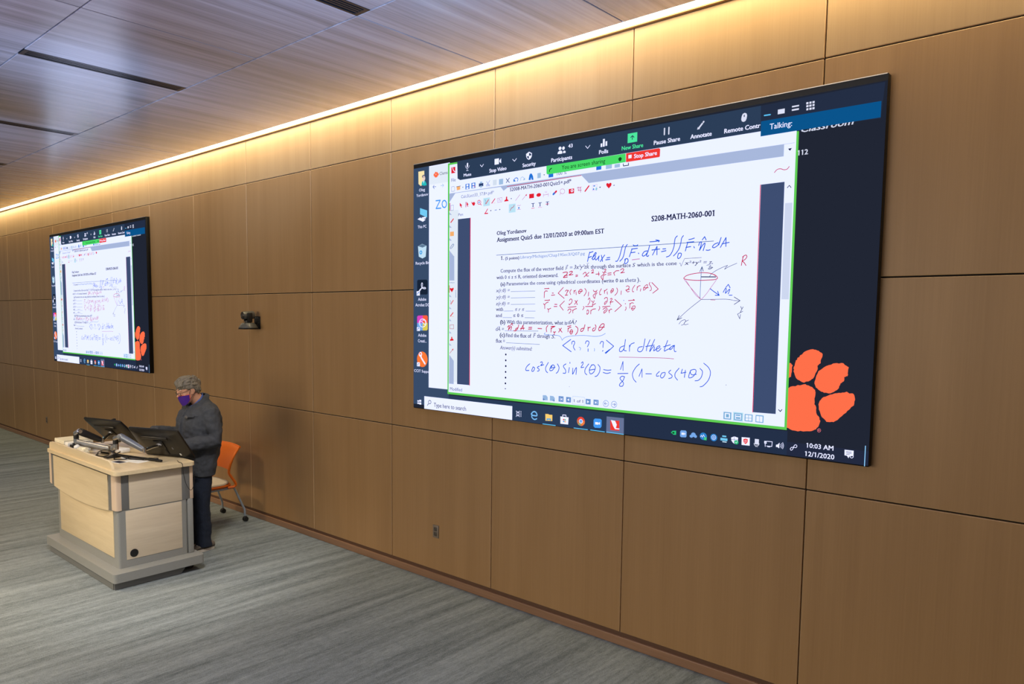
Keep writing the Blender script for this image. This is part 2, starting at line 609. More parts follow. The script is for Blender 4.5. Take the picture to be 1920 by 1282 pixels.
outlet(6.684, 0.432, 'small grey power outlet low on the wall below the large display')
outlet(-3.08, 0.43, 'tiny power outlet low on the wall at the far left behind the lectern')

# ------------------------------------------------------------------ pan-tilt camera on the wall
pc = thing('conference_camera', (3.845, 0.0, 2.13), 'grey and black pan tilt camera on a wall bracket between the two displays', 'camera')
b = MB()
b.box(3.788, 3.908, -0.006, 0.001, 2.128, 2.262, 'blackm', 0.002)
b.box(3.788, 3.908, -0.20, 0.0, 2.122, 2.128, 'blackm', 0.002)
for sx in (3.81, 3.885):
    b.prism([(0, 0), (0.09, 0), (0, 0.07)], 0.004, 'blackm', Matrix.Translation((sx, -0.004, 2.127)) @ Matrix(((0, 0, 1, 0), (-1, 0, 0, 0), (0, 1, 0, 0), (0, 0, 0, 1))))
br = part(b, 'bracket', pc)
for sx, sz in ((3.83, 2.245), (3.868, 2.245), (3.868, 2.15)):
    b = MB()
    b.cyl((sx, -0.009, sz), (sx, -0.004, sz), 0.0045, 'silver', 10)
    sub(b, 'screw', br, pc)
bx, by = 3.852, -0.115
b = MB()
b.lathe([(0.096, 0.0), (0.100, 0.008), (0.096, 0.020), (0.080, 0.045), (0.066, 0.060), (0.045, 0.066), (0.0, 0.066)][:6], 'ptz', 36, Matrix.Translation((bx, by, 2.129)))
part(b, 'base', pc)
b = MB()
b.lathe([(0.101, 0.0), (0.101, 0.009), (0.098, 0.011)], 'blackm', 36, Matrix.Translation((bx, by, 2.1285)))
part(b, 'base_rim', pc)
b = MB()
b.cyl((bx, by, 2.19), (bx, by, 2.215), 0.034, 'black', 24)
for s in (-1, 1):
    b.box(bx - 0.026, bx + 0.026, by - 0.05 * s - 0.006, by - 0.05 * s + 0.006, 2.20, 2.285, 'black', 0.008) if False else None
yk = Matrix.Translation((bx, by, 0)) @ Matrix.Rotation(math.radians(-8), 4, 'Z')
for s in (-1, 1):
    b.box(0.050 * s - 0.006, 0.050 * s + 0.006, -0.028, 0.028, 2.205, 2.300, 'black', 0.005, mat=yk)
b.box(-0.055, 0.055, -0.028, 0.028, 2.200, 2.212, 'black', 0.004, mat=yk)
part(b, 'yoke', pc)
b = MB()
hm = yk @ Matrix.Translation((0, 0, 2.273)) @ Matrix.Rotation(math.radians(4), 4, 'X') @ Matrix.Rotation(PI / 2, 4, 'X')
b.lathe([(0.020, -0.066), (0.038, -0.064), (0.043, -0.055), (0.044, 0.045), (0.042, 0.058), (0.036, 0.062)], 'ptz', 30, hm)
hd = part(b, 'head', pc)
b = MB()
b.lathe([(0.0405, 0.058), (0.041, 0.064), (0.036, 0.068), (0.028, 0.062)], 'black', 30, hm)
sub(b, 'lens_ring', hd, pc)
b = MB()
b.lathe([(0.027, 0.0615), (0.022, 0.066), (0.010, 0.069), (0.002, 0.0695)], 'iris', 24, hm)
sub(b, 'lens', hd, pc)

# ------------------------------------------------------------------ lectern
lec = thing('lectern', (4.12, -1.6, 0.0), 'grey and pale maple lectern with a bowed front on a wide grey plinth', 'lectern')
b = MB()
b.box(3.36, 4.988, -2.012, -1.235, 0.067, 0.142, 'grey', 0.03, 4, vert_only=True)
part(b, 'plinth', lec)
b = MB()
b.box(3.425, 4.928, -1.998, -1.978, 0.004, 0.067, 'greyd')
b.box(3.425, 3.445, -1.978, -1.42, 0.004, 0.067, 'greyd')
b.prism([(-1.994, 0.004), (-1.435, 0.004), (-1.405, 0.036), (-1.385, 0.067), (-1.994, 0.067)], 0.017, 'greyd',
        Matrix(((0, 0, 1, 4.930), (1, 0, 0, 0), (0, 1, 0, 0), (0, 0, 0, 1))))
part(b, 'skirt', lec)
for cx, cy in ((4.86, -1.31), (3.50, -1.31), (4.86, -1.90), (3.50, -1.90)):
    b = MB()
    b.cyl((cx - 0.014, cy, 0.026), (cx + 0.014, cy, 0.026), 0.026, 'rubber', 20)
    b.box(cx - 0.018, cx + 0.018, cy - 0.02, cy + 0.02, 0.03, 0.067, 'blackm', 0.003)
    part(b, 'castor', lec)
b = MB()
b.box(3.440, 4.862, -1.922, -1.322, 0.142, 0.665, 'grey', 0.022, 3, vert_only=True)
part(b, 'lower_cabinet', lec)
b = MB()
b.box(3.47, 4.868, -1.320, -1.272, 0.142, 0.640, 'grey', 0.006)
part(b, 'rear_post', lec)
b = MB()
b.box(4.855, 4.8655, -1.857, -1.376, 0.207, 0.626, 'maple_y', 0.001)
sp = part(b, 'side_panel', lec)
b = MB()
b.lathe([(0.034, 0), (0.034, 0.004), (0.028, 0.006)], 'black', 24, Matrix.Translation((4.8655, -1.797, 0.256)) @ Matrix.Rotation(PI / 2, 4, 'Y'))
sub(b, 'cable_grommet', sp, lec)
b = MB()
b.box(3.520, 4.778, -1.9255, -1.915, 0.222, 0.635, 'maple', 0.001)
part(b, 'front_panel', lec)


# the upper cabinet: front face with an arched lower edge that bows out a little over the front panel
def arch(xa, xb, za, sag, n=20):
    out = []
    for i in range(n + 1):
        t = i / n
        out.append((xa + (xb - xa) * t, za - sag * 4 * t * (1 - t)))
    return out


FX = Matrix(((1, 0, 0, 0), (0, 0, -1, 0), (0, 1, 0, 0), (0, 0, 0, 1)))      # local xy -> world xz, extrude towards -y


def front_board(x0, x1, ztop, yface, th, m):
    full = arch(3.285, 4.872, 0.640, 0.052, 60)
    low = [p for p in full if x0 < p[0] < x1]

    def zz(xv):
        t = (xv - 3.285) / (4.872 - 3.285)
        return 0.640 - 0.052 * 4 * t * (1 - t)
    poly = [(x0, ztop), (x0, zz(x0))] + low + [(x1, zz(x1)), (x1, ztop)]
    mb = MB()
    mb.prism(poly[::-1], th, m, Matrix.Translation((0, yface + th, 0)) @ FX)
    return mb


part(front_board(3.30, 4.845, 0.926, -1.931, 0.012, 'greyd'), 'front_backing', lec, smooth=False)
part(front_board(3.408, 4.712, 0.924, -1.9375, 0.008, 'maple'), 'upper_front_panel', lec, smooth=False)
b = front_board(3.285, 3.340, 0.945, -1.934, 0.02, 'maple_v')
part(b, 'corner_post', lec, smooth=False)
b = MB()
cp = [(4.872, -1.890), (4.872, -1.912), (4.867, -1.926), (4.856, -1.934), (4.842, -1.938), (4.790, -1.938), (4.790, -1.918), (4.846, -1.914), (4.850, -1.890)]
b.prism(cp[::-1], 0.307, 'maple_v', Matrix.Translation((0, 0, 0.638)))
part(b, 'corner_post', lec)
b = MB()
b.box(3.30, 4.848, -1.925, -1.272, 0.640, 0.945, 'greyd')
part(b, 'upper_cabinet', lec, smooth=False)
for ya, yb, nm, mt, xo in ((-1.890, -1.826, 'side_strip', 'greyd', 4.866), (-1.825, -1.372, 'upper_side_panel', 'maple_y', 4.868), (-1.371, -1.300, 'side_strip', 'greyd', 4.866), (-1.299, -1.270, 'corner_post', 'maple_v', 4.869)):
    b = MB()
    b.box(4.84, xo, ya, yb, 0.637, 0.944, mt, 0.0012)
    part(b, nm, lec)
b = MB()
b.box(3.285, 4.932, -1.958, -1.268, 0.945, 0.976, 'maple', 0.045, 5, vert_only=True)
part(b, 'worktop', lec)
b = MB()
led = [(3.325, 0.976), (4.820, 0.976), (4.818, 0.990), (4.808, 1.008), (4.792, 1.026), (4.770, 1.040), (4.744, 1.048), (3.365, 1.048), (3.343, 1.043), (3.330, 1.031), (3.325, 1.018)]
b.prism(led[::-1], 0.022, 'maple', Matrix.Translation((0, -1.918, 0)) @ FX)
part(b, 'front_ledge', lec)

# ------------------------------------------------------------------ monitors and their arms
def monitor(p, th, ti, w, h, label):
    """p = top edge end nearest the far wall corner; tilted back, its shell towards the room."""
    e = Vector((math.cos(th), math.sin(th), 0))
    n = Vector((-math.sin(th), math.cos(th), 0))
    dn = n * math.cos(ti) - Vector((0, 0, 1)) * math.sin(ti)
    nb = e.cross(dn).normalized()            # out of the shell or out of the glass
    if nb.y > 0:
        nb = -nb                              # points to the back (room side)
    c = Vector(p) + e * w / 2 + dn * h / 2
    m = Matrix.Identity(4)
    for i, a in enumerate((e, -dn, nb)):
        for j in range(3):
            m[j][i] = a[j]
    m.translation = c
    root = thing('monitor', c, label, 'monitor', 'tilted monitors on the lectern')
    b = MB()
    bm = bmesh.new()
    rings = []
    for sx, sy, z, rr in ((w / 2 - 0.002, h / 2 - 0.002, -0.014, 0.010), (w / 2, h / 2, -0.010, 0.012), (w / 2, h / 2, 0.004, 0.012), (w / 2 - 0.02, h / 2 - 0.02, 0.016, 0.012), (w / 2 - 0.10, h / 2 - 0.05, 0.024, 0.012)):
        ring = []
        for qx, qy, a0 in ((1, 1, 0), (-1, 1, 90), (-1, -1, 180), (1, -1, 270)):
            for k in range(4):
                a = math.radians(a0 + k * 30)
                ring.append((qx * (sx - rr) + rr * math.cos(a), qy * (sy - rr) + rr * math.sin(a), z))
        rings.append(ring)
    b.loft(rings, 'monback')
    b.bm.transform(m)
    part(b, 'shell', root)
    b = MB()
    b.box(-w * 0.30, w * 0.24, h * 0.20, h * 0.29, 0.018, 0.034, 'black', 0.006)
    b.bm.transform(m)
    part(b, 'vent_hump', root)
    b = MB()
    b.box(w * 0.04, w * 0.075, -h * 0.36, h * 0.16, 0.02, 0.031, 'blackm', 0.004)
    b.box(w * 0.09, w * 0.31, -h * 0.40, -h * 0.33, 0.012, 0.026, 'blackm', 0.004)
    b.bm.transform(m)
    part(b, 'connector_bay', root)
    for px_, py_, mt in ((0.215, -0.115, 'steelblue'), (0.30, -0.33, 'white')):
        b = MB()
        b.box(w * px_ - 0.008, w * px_ + 0.008, h * py_ - 0.012, h * py_ + 0.012, 0.014, 0.0265, mt, 0.002)
        b.bm.transform(m)
        part(b, 'port_label', root)
    b = MB()
    b.box(-w * 0.48, w * 0.48, -h * 0.47, h * 0.47, -0.0148, -0.0135, 'blackm')
    b.bm.transform(m)
    part(b, 'display_glass', root, smooth=False)
    b = MB()
    b.box(-0.05, 0.05, -0.05, 0.05, 0.02, 0.032, 'black', 0.004)
    b.ell((0, 0.01, 0.034), (0.030, 0.016, 0.010), 'silver', 16)
    b.bm.transform(m)
    part(b, 'mount_plate', root)
    return c, nb


MT1, MT2 = (0.26, 0.78), (0.40, 0.91)
c2, n2 = monitor((4.36, -1.615, 1.258), *MT2, 0.55, 0.352, 'black monitor tilted back on the right arm, next to the presenter')
c1, n1 = monitor((3.405, -1.655, 1.255), *MT1, 0.54, 0.345, 'black monitor tilted back on the left arm, under the microphone')

ma = thing('monitor_mount', (4.2, -1.70, 0.976), 'polished twin arm mount clamped to the lectern top holding both monitors', 'monitor mount')
b = MB()
b.box(4.14, 4.26, -1.76, -1.64, 0.976, 0.988, 'blackm', 0.004)
b.cyl((4.2, -1.70, 0.986), (4.2, -1.70, 1.085), 0.019, 'chrome', 20)
b.cyl((4.2, -1.70, 1.08), (4.2, -1.70, 1.092), 0.024, 'chrome', 20)
part(b, 'post', ma)


def arm_side(elb, up0, up1, mount, mat_up):
    j = Vector((4.2, -1.70, 1.045))
    e = Vector(elb)
    b = MB()
    b.tube([j, e + Vector((0, 0, -0.035))], [0.030, 0.028], 'silver', 12, squash=(1.0, 0.62))
    b.cyl(j + Vector((0, 0, -0.026)), j + Vector((0, 0, 0.03)), 0.028, 'chrome', 20)
    lo = part(b, 'lower_arm', ma)
    b = MB()
    b.cyl(e + Vector((0, 0, -0.055)), e + Vector((0, 0, -0.004)), 0.024, 'chrome', 20)
    b.cyl(e + Vector((0, 0, -0.002)), e + Vector((0, 0, 0.05)), 0.023, 'black', 20)
    part(b, 'elbow_joint', ma)
    b = MB()
    u0, u1 = Vector(up0), Vector(up1)
    b.tube([e + Vector((0, 0, 0.045)), u0], [0.026, 0.024], 'chrome', 12)
    d = (u1 - u0).normalized()
    b.tube([u0 - d * 0.015, u0, u0 + d * 0.03, u1 - d * 0.03, u1], [0.014, 0.031, 0.034, 0.026, 0.014], mat_up, 14, squash=(1.0, 0.62))
    ua = part(b, 'upper_arm', ma)
    b = MB()
    side = d.cross(Vector((0, 0, 1))).normalized()
    b.cyl(u0 - side * 0.024, u0 + side * 0.024, 0.017, 'chrome', 16)
    sub(b, 'pivot_cap', ua, ma)
    b = MB()
    mo = Vector(mount)
    b.cyl(u1 + Vector((0, 0, -0.02)), u1 + Vector((0, 0, 0.02)), 0.015, 'chrome', 16)
    b.tube([u1, (u1 + mo) / 2 + Vector((0, 0, 0.005)), mo], 0.013, 'chrome', 12)
    b.ell(mo, (0.022, 0.022, 0.022), 'black', 14)
    hd = part(b, 'tilt_head', ma)
    b = MB()
    q = u1 + (mo - u1) * 0.35
    b.box(q.x - 0.011, q.x + 0.011, q.y - 0.021, q.y - 0.014, q.z - 0.012, q.z + 0.012, 'bluelabel', 0.001)
    sub(b, 'label', hd, ma)


arm_side((3.76, -1.845, 1.115), (3.83, -1.84, 1.188), (3.815, -1.635, 1.075), c1 + n1 * 0.034, 'armdark')
arm_side((4.36, -1.725, 1.125), (4.44, -1.715, 1.195), (4.66, -1.60, 1.085), c2 + n2 * 0.034, 'steelblue')

# gooseneck microphone
mc = thing('microphone', (3.40, -1.330, 0.976), 'slim black gooseneck microphone rising behind the left monitor', 'microphone')
b = MB()
b.lathe([(0.026, 0.0005), (0.026, 0.006), (0.012, 0.016), (0.006, 0.02)], 'black', 20, Matrix.Translation((3.40, -1.330, 0.976)))
part(b, 'base', mc)
b = MB()
b.tube(catmull([(3.40, -1.330, 0.99), (3.385, -1.335, 1.08), (3.41, -1.38, 1.155), (3.47, -1.43, 1.186), (3.525, -1.45, 1.203)], 6), 0.0055, 'black', 8)
part(b, 'gooseneck', mc)
b = MB()
b.tube([(3.515, -1.447, 1.200), (3.545, -1.452, 1.211), (3.625, -1.452, 1.236), (3.648, -1.452, 1.243)], [0.008, 0.0165, 0.0165, 0.010], 'blackm', 14)
part(b, 'capsule', mc)

# things lying on the lectern top
TZ = 0.9765


def single(mb, name, label, cat, group=None, **kw):
    return tag(mb.build(name, **kw), label, cat, group)


b = MB()
b.box(3.352, 3.60, -1.900, -1.640, TZ, 1.078, 'cream', 0.003)
for k in range(5):
    b.box(3.350, 3.602, -1.902, -1.638, 0.992 + k * 0.018, 0.9935 + k * 0.018, 'paper')
single(b, 'folder_stack', 'stack of cream paper folders behind the ledge at the left end of the lectern', 'folders', smooth=False)
b = MB()
b.box(3.612, 3.705, -1.900, -1.700, TZ, 1.066, 'white', 0.006)
b.box(3.62, 3.697, -1.895, -1.72, 1.066, 1.069, 'paper')
single(b, 'white_box', 'low white box beside the cream folders on the lectern', 'box')
b = MB()
b.box(3.745, 3.79, -1.90, -1.84, TZ, 1.062, 'black', 0.006)
b.cyl((3.767, -1.87, 1.06), (3.767, -1.87, 1.072), 0.012, 'blackm', 14)
single(b, 'power_adapter', 'upright black power adapter between the white box and the monitor arm', 'adapter')
b = MB()
b.tube([(3.845, -1.87, TZ), (3.845, -1.87, 1.02), (3.85, -1.87, 1.052), (3.86, -1.87, 1.064)], [0.028, 0.03, 0.027, 0.012], 'white', 16)
single(b, 'white_bottle', 'small rounded white bottle behind the ledge under the left arm', 'bottle')
rs = random.Random(3)
b = MB()
bm = bmesh.new()
bmesh.ops.create_icosphere(bm, subdivisions=3, radius=1.0)
for v in bm.verts:
    k = 1 + 0.28 * math.sin(7 * v.co.x + 3 * v.co.z) * math.cos(6 * v.co.y + 2) + rs.uniform(-0.10, 0.10)
    v.co = Vector((v.co.x * 0.075, v.co.y * 0.05, v.co.z * 0.043)) * k
    v.co.z = max(v.co.z, -0.038)
b.add(bm, 'cream', Matrix.Translation((3.965, -1.865, TZ + 0.038)))
single(b, 'crumpled_paper', 'crumpled cream paper behind the ledge below the left arm', 'paper', smooth=False)
b = MB()
b.box(3.90, 4.09, -1.60, -1.50, TZ, 1.02, 'white', 0.016, 3, mat=Matrix.Translation((4.0, -1.55, 0)) @ Matrix.Rotation(0.25, 4, 'Z') @ Matrix.Translation((-4.0, 1.55, 0)))
single(b, 'power_brick', 'rounded pale grey power brick between the two monitors', 'adapter')
b = MB()
b.tube([(3.96, -1.70, 0.990), (4.20, -1.645, 0.990), (4.62, -1.530, 0.990)], 0.010, 'black', 10)
b.tube([(4.60, -1.536, 0.990), (4.66, -1.518, 0.990)], 0.0135, 'blackm', 12)
b.tube([(4.655, -1.52, 0.990), (4.76, -1.497, 0.990)], [0.0125, 0.0105], 'blackm', 12)
b.box(4.68, 4.70, -1.520, -1.495, 0.9775, 1.006, 'blackm', 0.003)
single(b, 'stand_rod', 'thin black rod with a clamp end lying across the lectern top', 'rod')
b = MB()
b.box(4.40, 4.555, -1.795, -1.700, TZ, TZ + 0.0012, 'paper', mat=Matrix.Translation((4.48, -1.75, 0)) @ Matrix.Rotation(0.15, 4, 'Z') @ Matrix.Translation((-4.48, 1.75, 0)))
b.box(4.425, 4.545, -1.780, -1.715, TZ + 0.0012, TZ + 0.0016, 'photo', mat=Matrix.Translation((4.48, -1.75, 0)) @ Matrix.Rotation(0.15, 4, 'Z') @ Matrix.Translation((-4.48, 1.75, 0)))
single(b, 'printed_card', 'white card with a dark print on the near front corner of the lectern', 'card', smooth=False)
for (cx, cy, w, d, r, lab) in ((4.55, -1.625, 0.20, 0.12, 0.25, 'white paper sheet lying nearest the black rod on the lectern'),
                               (4.36, -1.62, 0.16, 0.11, -0.2, 'white paper sheet under the monitor arm cables')):
    b = MB()
    b.box(cx - w / 2, cx + w / 2, cy - d / 2, cy + d / 2, TZ, TZ + 0.001, 'paper', mat=Matrix.Translation((cx, cy, 0)) @ Matrix.Rotation(r, 4, 'Z') @ Matrix.Translation((-cx, -cy, 0)))
    single(b, 'paper_sheet', lab, 'paper', 'paper sheets on the lectern', smooth=False)
b = MB()
b.box(4.60, 4.76, -1.66, -1.58, TZ, TZ + 0.014, 'white', 0.004, mat=Matrix.Translation((4.68, -1.62, 0)) @ Matrix.Rotation(0.35, 4, 'Z') @ Matrix.Translation((-4.68, 1.62, 0))) if False else None
b.tube(catmull([(4.20, -1.74, 0.985), (4.30, -1.80, 1.00), (4.38, -1.73, 1.035), (4.28, -1.66, 1.03), (4.20, -1.71, 0.985), (4.06, -1.78, 0.983), (3.99, -1.74, 0.984)], 6), 0.005, 'black', 8)
b.tube(catmull([(4.10, -1.79, 0.984), (4.16, -1.80, 1.03), (4.27, -1.76, 1.06), (4.36, -1.69, 1.01), (4.44, -1.64, 0.985), (4.56, -1.57, 0.984)], 6), 0.0045, 'black', 8)
b.tube(catmull([(4.24, -1.68, 0.984), (4.33, -1.60, 0.99), (4.42, -1.67, 0.984), (4.36, -1.74, 0.984), (4.28, -1.70, 0.984)], 6), 0.004, 'black', 8)
single(b, 'cable_bundle', 'tangle of black cables around the foot of the monitor arm', 'cables')
b = MB()
b.tube(catmull([(4.80, -1.375, 0.982), (4.880, -1.398, 0.982), (4.924, -1.398, 0.982), (4.942, -1.395, 0.966), (4.940, -1.39, 0.90), (4.930, -1.365, 0.80), (4.924, -1.330, 0.735), (4.926, -1.305, 0.735), (4.934, -1.290, 0.80), (4.938, -1.284, 0.90)], 6), 0.0024, 'black', 8)
single(b, 'hanging_cable', 'thin black cable looping down over the right side of the lectern', 'cable')

# ------------------------------------------------------------------ orange chair
ch = thing('office_chair', (3.56, -0.48, 0.0), 'orange plastic chair with a cream seat pad on grey castored legs', 'chair')


def rsurf(fn, nu, nv, th, m):
    """A curved sheet of given thickness from fn(u, v) -> point."""
    b = bmesh.new()
    P = [[Vector(fn(i / nu, j / nv)) for j in range(nv + 1)] for i in range(nu + 1)]
    F, B = [], []
    for i in range(nu + 1):
        f_, b2 = [], []
        for j in range(nv + 1):
            du = P[min(i + 1, nu)][j] - P[max(i - 1, 0)][j]
            dv = P[i][min(j + 1, nv)] - P[i][max(j - 1, 0)]
            n = du.cross(dv).normalized()
            f_.append(b.verts.new(P[i][j] + n * th / 2))
            b2.append(b.verts.new(P[i][j] - n * th / 2))
        F.append(f_)
        B.append(b2)
    for i in range(nu):
        for j in range(nv):
            b.faces.new((F[i][j], F[i + 1][j], F[i + 1][j + 1], F[i][j + 1]))
            b.faces.new((B[i][j], B[i][j + 1], B[i + 1][j + 1], B[i + 1][j]))
    for i in range(nu):
        b.faces.new((F[i][0], B[i][0], B[i + 1][0], F[i + 1][0]))
        b.faces.new((F[i][nv], F[i + 1][nv], B[i + 1][nv], B[i][nv]))
    for j in range(nv):
        b.faces.new((F[0][j], F[0][j + 1], B[0][j + 1], B[0][j]))
        b.faces.new((F[nu][j], B[nu][j], B[nu][j + 1], F[nu][j + 1]))
    bmesh.ops.recalc_face_normals(b, faces=b.faces)
    return b


cxm = 3.560


def backfn(u, v):
    # v: 0 at the waist, 1 at the top rim
    hw = 0.245 + 0.022 * v
    s = 2 * u - 1
    z = 0.600 + 0.250 * v - 0.012 * v * s * s
    y = -0.315 + 0.085 * v ** 1.4 - 0.035 * s * s * (1 - 0.4 * v)
    if v > 0.93:
        y += 0.012
    return (cxm + s * hw, y, z)


b = MB()
b.add(rsurf(backfn, 16, 12, 0.012, 'orange'), 'orange')
rim = [Vector(backfn(i / 20, 1.0)) + Vector((0, 0.012, 0.0)) for i in range(21)]
b.tube(rim, 0.011, 'orange', 10)
for s in (0, 1):
    pts = [Vector(backfn(s, k / 8)) for k in range(9)]
    sg = 1 if s else -1
    foot = [Vector((cxm + sg * 0.245, -0.350, 0.575)), Vector((cxm + sg * 0.248, -0.330, 0.53)), Vector((cxm + sg * 0.262, -0.292, 0.465)), Vector((cxm + sg * 0.264, -0.282, 0.432)), Vector((cxm + sg * 0.252, -0.30, 0.410)), Vector((cxm + sg * 0.235, -0.36, 0.405))]
    b.tube(catmull([pts[8], pts[5], pts[2]] + foot, 4), 0.014, 'orange', 10, squash=(1.0, 1.2))
part(b, 'backrest', ch)
b = MB()
sh = []
for k in range(40):
    a = 2 * PI * k / 40
    r = 1 / ((abs(math.cos(a)) ** 4 + abs(math.sin(a)) ** 4) ** 0.25)
    sh.append((math.cos(a) * r, math.sin(a) * r))
b.loft([[(cxm + x_ * sx, -0.505 + y_ * sy, z) for x_, y_ in sh] for sx, sy, z in ((0.20, 0.18, 0.398), (0.235, 0.215, 0.404), (0.254, 0.228, 0.424), (0.250, 0.224, 0.434), (0.23, 0.2, 0.434))], 'orange')
part(b, 'seat_shell', ch)
b = MB()
b.loft([[(cxm + x_ * sx, -0.510 + y_ * sy, z + 0.008 * (y_ > 0.6)) for x_, y_ in sh] for sx, sy, z in ((0.236, 0.206, 0.430), (0.242, 0.212, 0.442), (0.235, 0.205, 0.454), (0.20, 0.175, 0.458))], 'seatpad')
part(b, 'seat_pad', ch)
b = MB()
for sg in (-1, 1):
    b.tube([(cxm + sg * 0.215, -0.30, 0.392), (cxm + sg * 0.222, -0.68, 0.390)], 0.012, 'chairgrey', 10)
b.tube([(cxm - 0.22, -0.42, 0.388), (cxm + 0.22, -0.42, 0.388)], 0.011, 'chairgrey', 10)
part(b, 'seat_frame', ch)
for sg in (-1, 1):
    for kind in ('rear', 'front'):
        if kind == 'rear':
            wx, wy = cxm + sg * 0.248, -0.165
            pts = [(cxm + sg * 0.205, -0.33, 0.405), (cxm + sg * 0.213, -0.292, 0.402), (cxm + sg * 0.222, -0.27, 0.37), (cxm + sg * 0.243, -0.19, 0.175), (wx, wy - 0.008, 0.13), (wx, wy - 0.006, 0.062)]
        else:
            wx, wy = cxm + sg * 0.248, -0.745
            pts = [(cxm + sg * 0.222, -0.64, 0.392), (cxm + sg * 0.226, -0.685, 0.388), (cxm + sg * 0.231, -0.70, 0.36), (cxm + sg * 0.243, -0.735, 0.175), (wx, wy - 0.004, 0.13), (wx, wy - 0.004, 0.062)]
        b = MB()
        b.tube(catmull(pts, 5), 0.0115, 'chairgrey', 10)
        lg = part(b, 'leg', ch)
        b = MB()
        for dx in (-0.014, 0.014):
            b.cyl((wx + dx - 0.008, wy, 0.026), (wx + dx + 0.008, wy, 0.026), 0.026, 'rubber', 18)
        b.ell((wx, wy - 0.002, 0.036), (0.02, 0.026, 0.024), 'black', 12)
        b.cyl((wx, wy - 0.004, 0.05), (wx, wy - 0.004, 0.075), 0.007, 'silver', 10)
        sub(b, 'castor', lg, ch)

# ------------------------------------------------------------------ presenter standing behind the lectern
from mathutils import noise as mnoise
PX, PY = 4.36, -0.95
man = thing('person', (PX, PY, 0.0), 'grey haired person in charcoal jacket, spectacles and purple face mask standing behind the lectern', 'person')


def W(l, f, z):
    """left, forward, up -> world; the figure faces the room (-y)."""
    return Vector((PX + l, PY - f, z))


def ring(l, f, z, rl, rf, n=28, e=2.3, tilt=0.0):
    out = []
    for k in range(n):
        a = 2 * PI * k / n
        c, s = math.cos(a), math.sin(a)
        r = (abs(c) ** e + abs(s) ** e) ** (-1 / e)
        out.append(W(l + rl * c * r, f + rf * s * r, z + tilt * s * r))
    return out


PITCH = math.radians(20)
HC = (0.0, 0.095, 1.562)
HYAW = math.radians(4)


def Hd(l, f, u):
    """head frame: left, forward, up about the head centre, nodding down."""
    l, f = l * math.cos(HYAW) - f * math.sin(HYAW), f * math.cos(HYAW) + l * math.sin(HYAW)
    return W(HC[0] + l, HC[1] + f * math.cos(PITCH) + u * math.sin(PITCH), HC[2] - f * math.sin(PITCH) + u * math.cos(PITCH))


HM = Matrix(((1, 0, 0), (0, -1, 0), (0, 0, 1))) @ Matrix.Rotation(-PITCH, 3, 'X')


def hring(f, u, rl, rf, n=26, e=2.15):
    out = []
    for k in range(n):
        a = 2 * PI * k / n
        c, s = math.cos(a), math.sin(a)
        r = (abs(c) ** e + abs(s) ** e) ** (-1 / e)
        out.append(Hd(rl * c * r, f + rf * s * r, u))
    return out


def hell(mb, l, f, u, r, m, n=16):
    b = bmesh.new()
    bmesh.ops.create_uvsphere(b, u_segments=n, v_segments=n * 2 // 3, radius=1.0)
    for v in b.verts:
        v.co = Hd(l + v.co.x * r[0], f + v.co.y * r[1], u + v.co.z * r[2])
    bmesh.ops.recalc_face_normals(b, faces=b.faces)
    return mb.add(b, m)


ELB = {1: (0.272, -0.020, 1.085), -1: (-0.268, 0.05, 1.10)}
WRI = {1: (0.205, 0.285, 1.062), -1: (-0.175, 0.365, 1.165)}
FAN = {1: (-0.42, 0.85, -0.22), -1: (0.52, 0.80, -0.30)}

body = MB()
body.loft([hring(*r) for r in ((0.062, -0.121, 0.020, 0.016), (0.057, -0.113, 0.038, 0.032), (0.044, -0.096, 0.053, 0.051), (0.031, -0.07, 0.062, 0.067), (0.018, -0.04, 0.069, 0.083), (0.006, 0.0, 0.074, 0.095), (0.0, 0.035, 0.0765, 0.099), (-0.006, 0.07, 0.072, 0.093), (-0.010, 0.095, 0.056, 0.073), (-0.012, 0.112, 0.028, 0.038))], 'skin')
hell(body, 0, 0.106, -0.022, (0.0165, 0.020, 0.014), 'skin')          # nose tip
hell(body, 0, 0.099, 0.0, (0.010, 0.014, 0.030), 'skin')              # bridge
for s in (-1, 1):
    hell(body, s * 0.031, 0.088, 0.029, (0.026, 0.013, 0.008), 'skin')     # brow
    hell(body, s * 0.044, 0.062, -0.020, (0.024, 0.022, 0.018), 'skin')    # cheek
    hell(body, s * 0.012, 0.101, -0.029, (0.008, 0.010, 0.008), 'skin')    # nostril wing
    hell(body, s * 0.079, -0.010, -0.004, (0.009, 0.021, 0.033), 'skin')   # ear
    hell(body, s * 0.078, 0.000, -0.030, (0.008, 0.011, 0.012), 'skin')    # lobe
    hell(body, s * 0.031, 0.081, 0.0165, (0.017, 0.0125, 0.0075), 'skin')     # lids
    hell(body, s * 0.031, 0.082, 0.002, (0.016, 0.008, 0.004), 'skin')
hell(body, 0, 0.086, -0.060, (0.026, 0.012, 0.008), 'skin')
hell(body, 0, 0.083, -0.074, (0.024, 0.012, 0.008), 'skin')
body.tube([W(0, -0.030, 1.37), W(0, 0.0, 1.44), W(0, 0.045, 1.50), W(0, 0.07, 1.54)], [0.075, 0.062, 0.060, 0.062], 'skin', 20)
body.loft([ring(*r) for r in ((0, 0.02, 0.86, 0.155, 0.10), (0, 0.01, 1.0, 0.165, 0.125), (0, 0.0, 1.2, 0.175, 0.13), (0, -0.01, 1.34, 0.175, 0.105), (0, -0.02, 1.41, 0.10, 0.075))], 'skin')
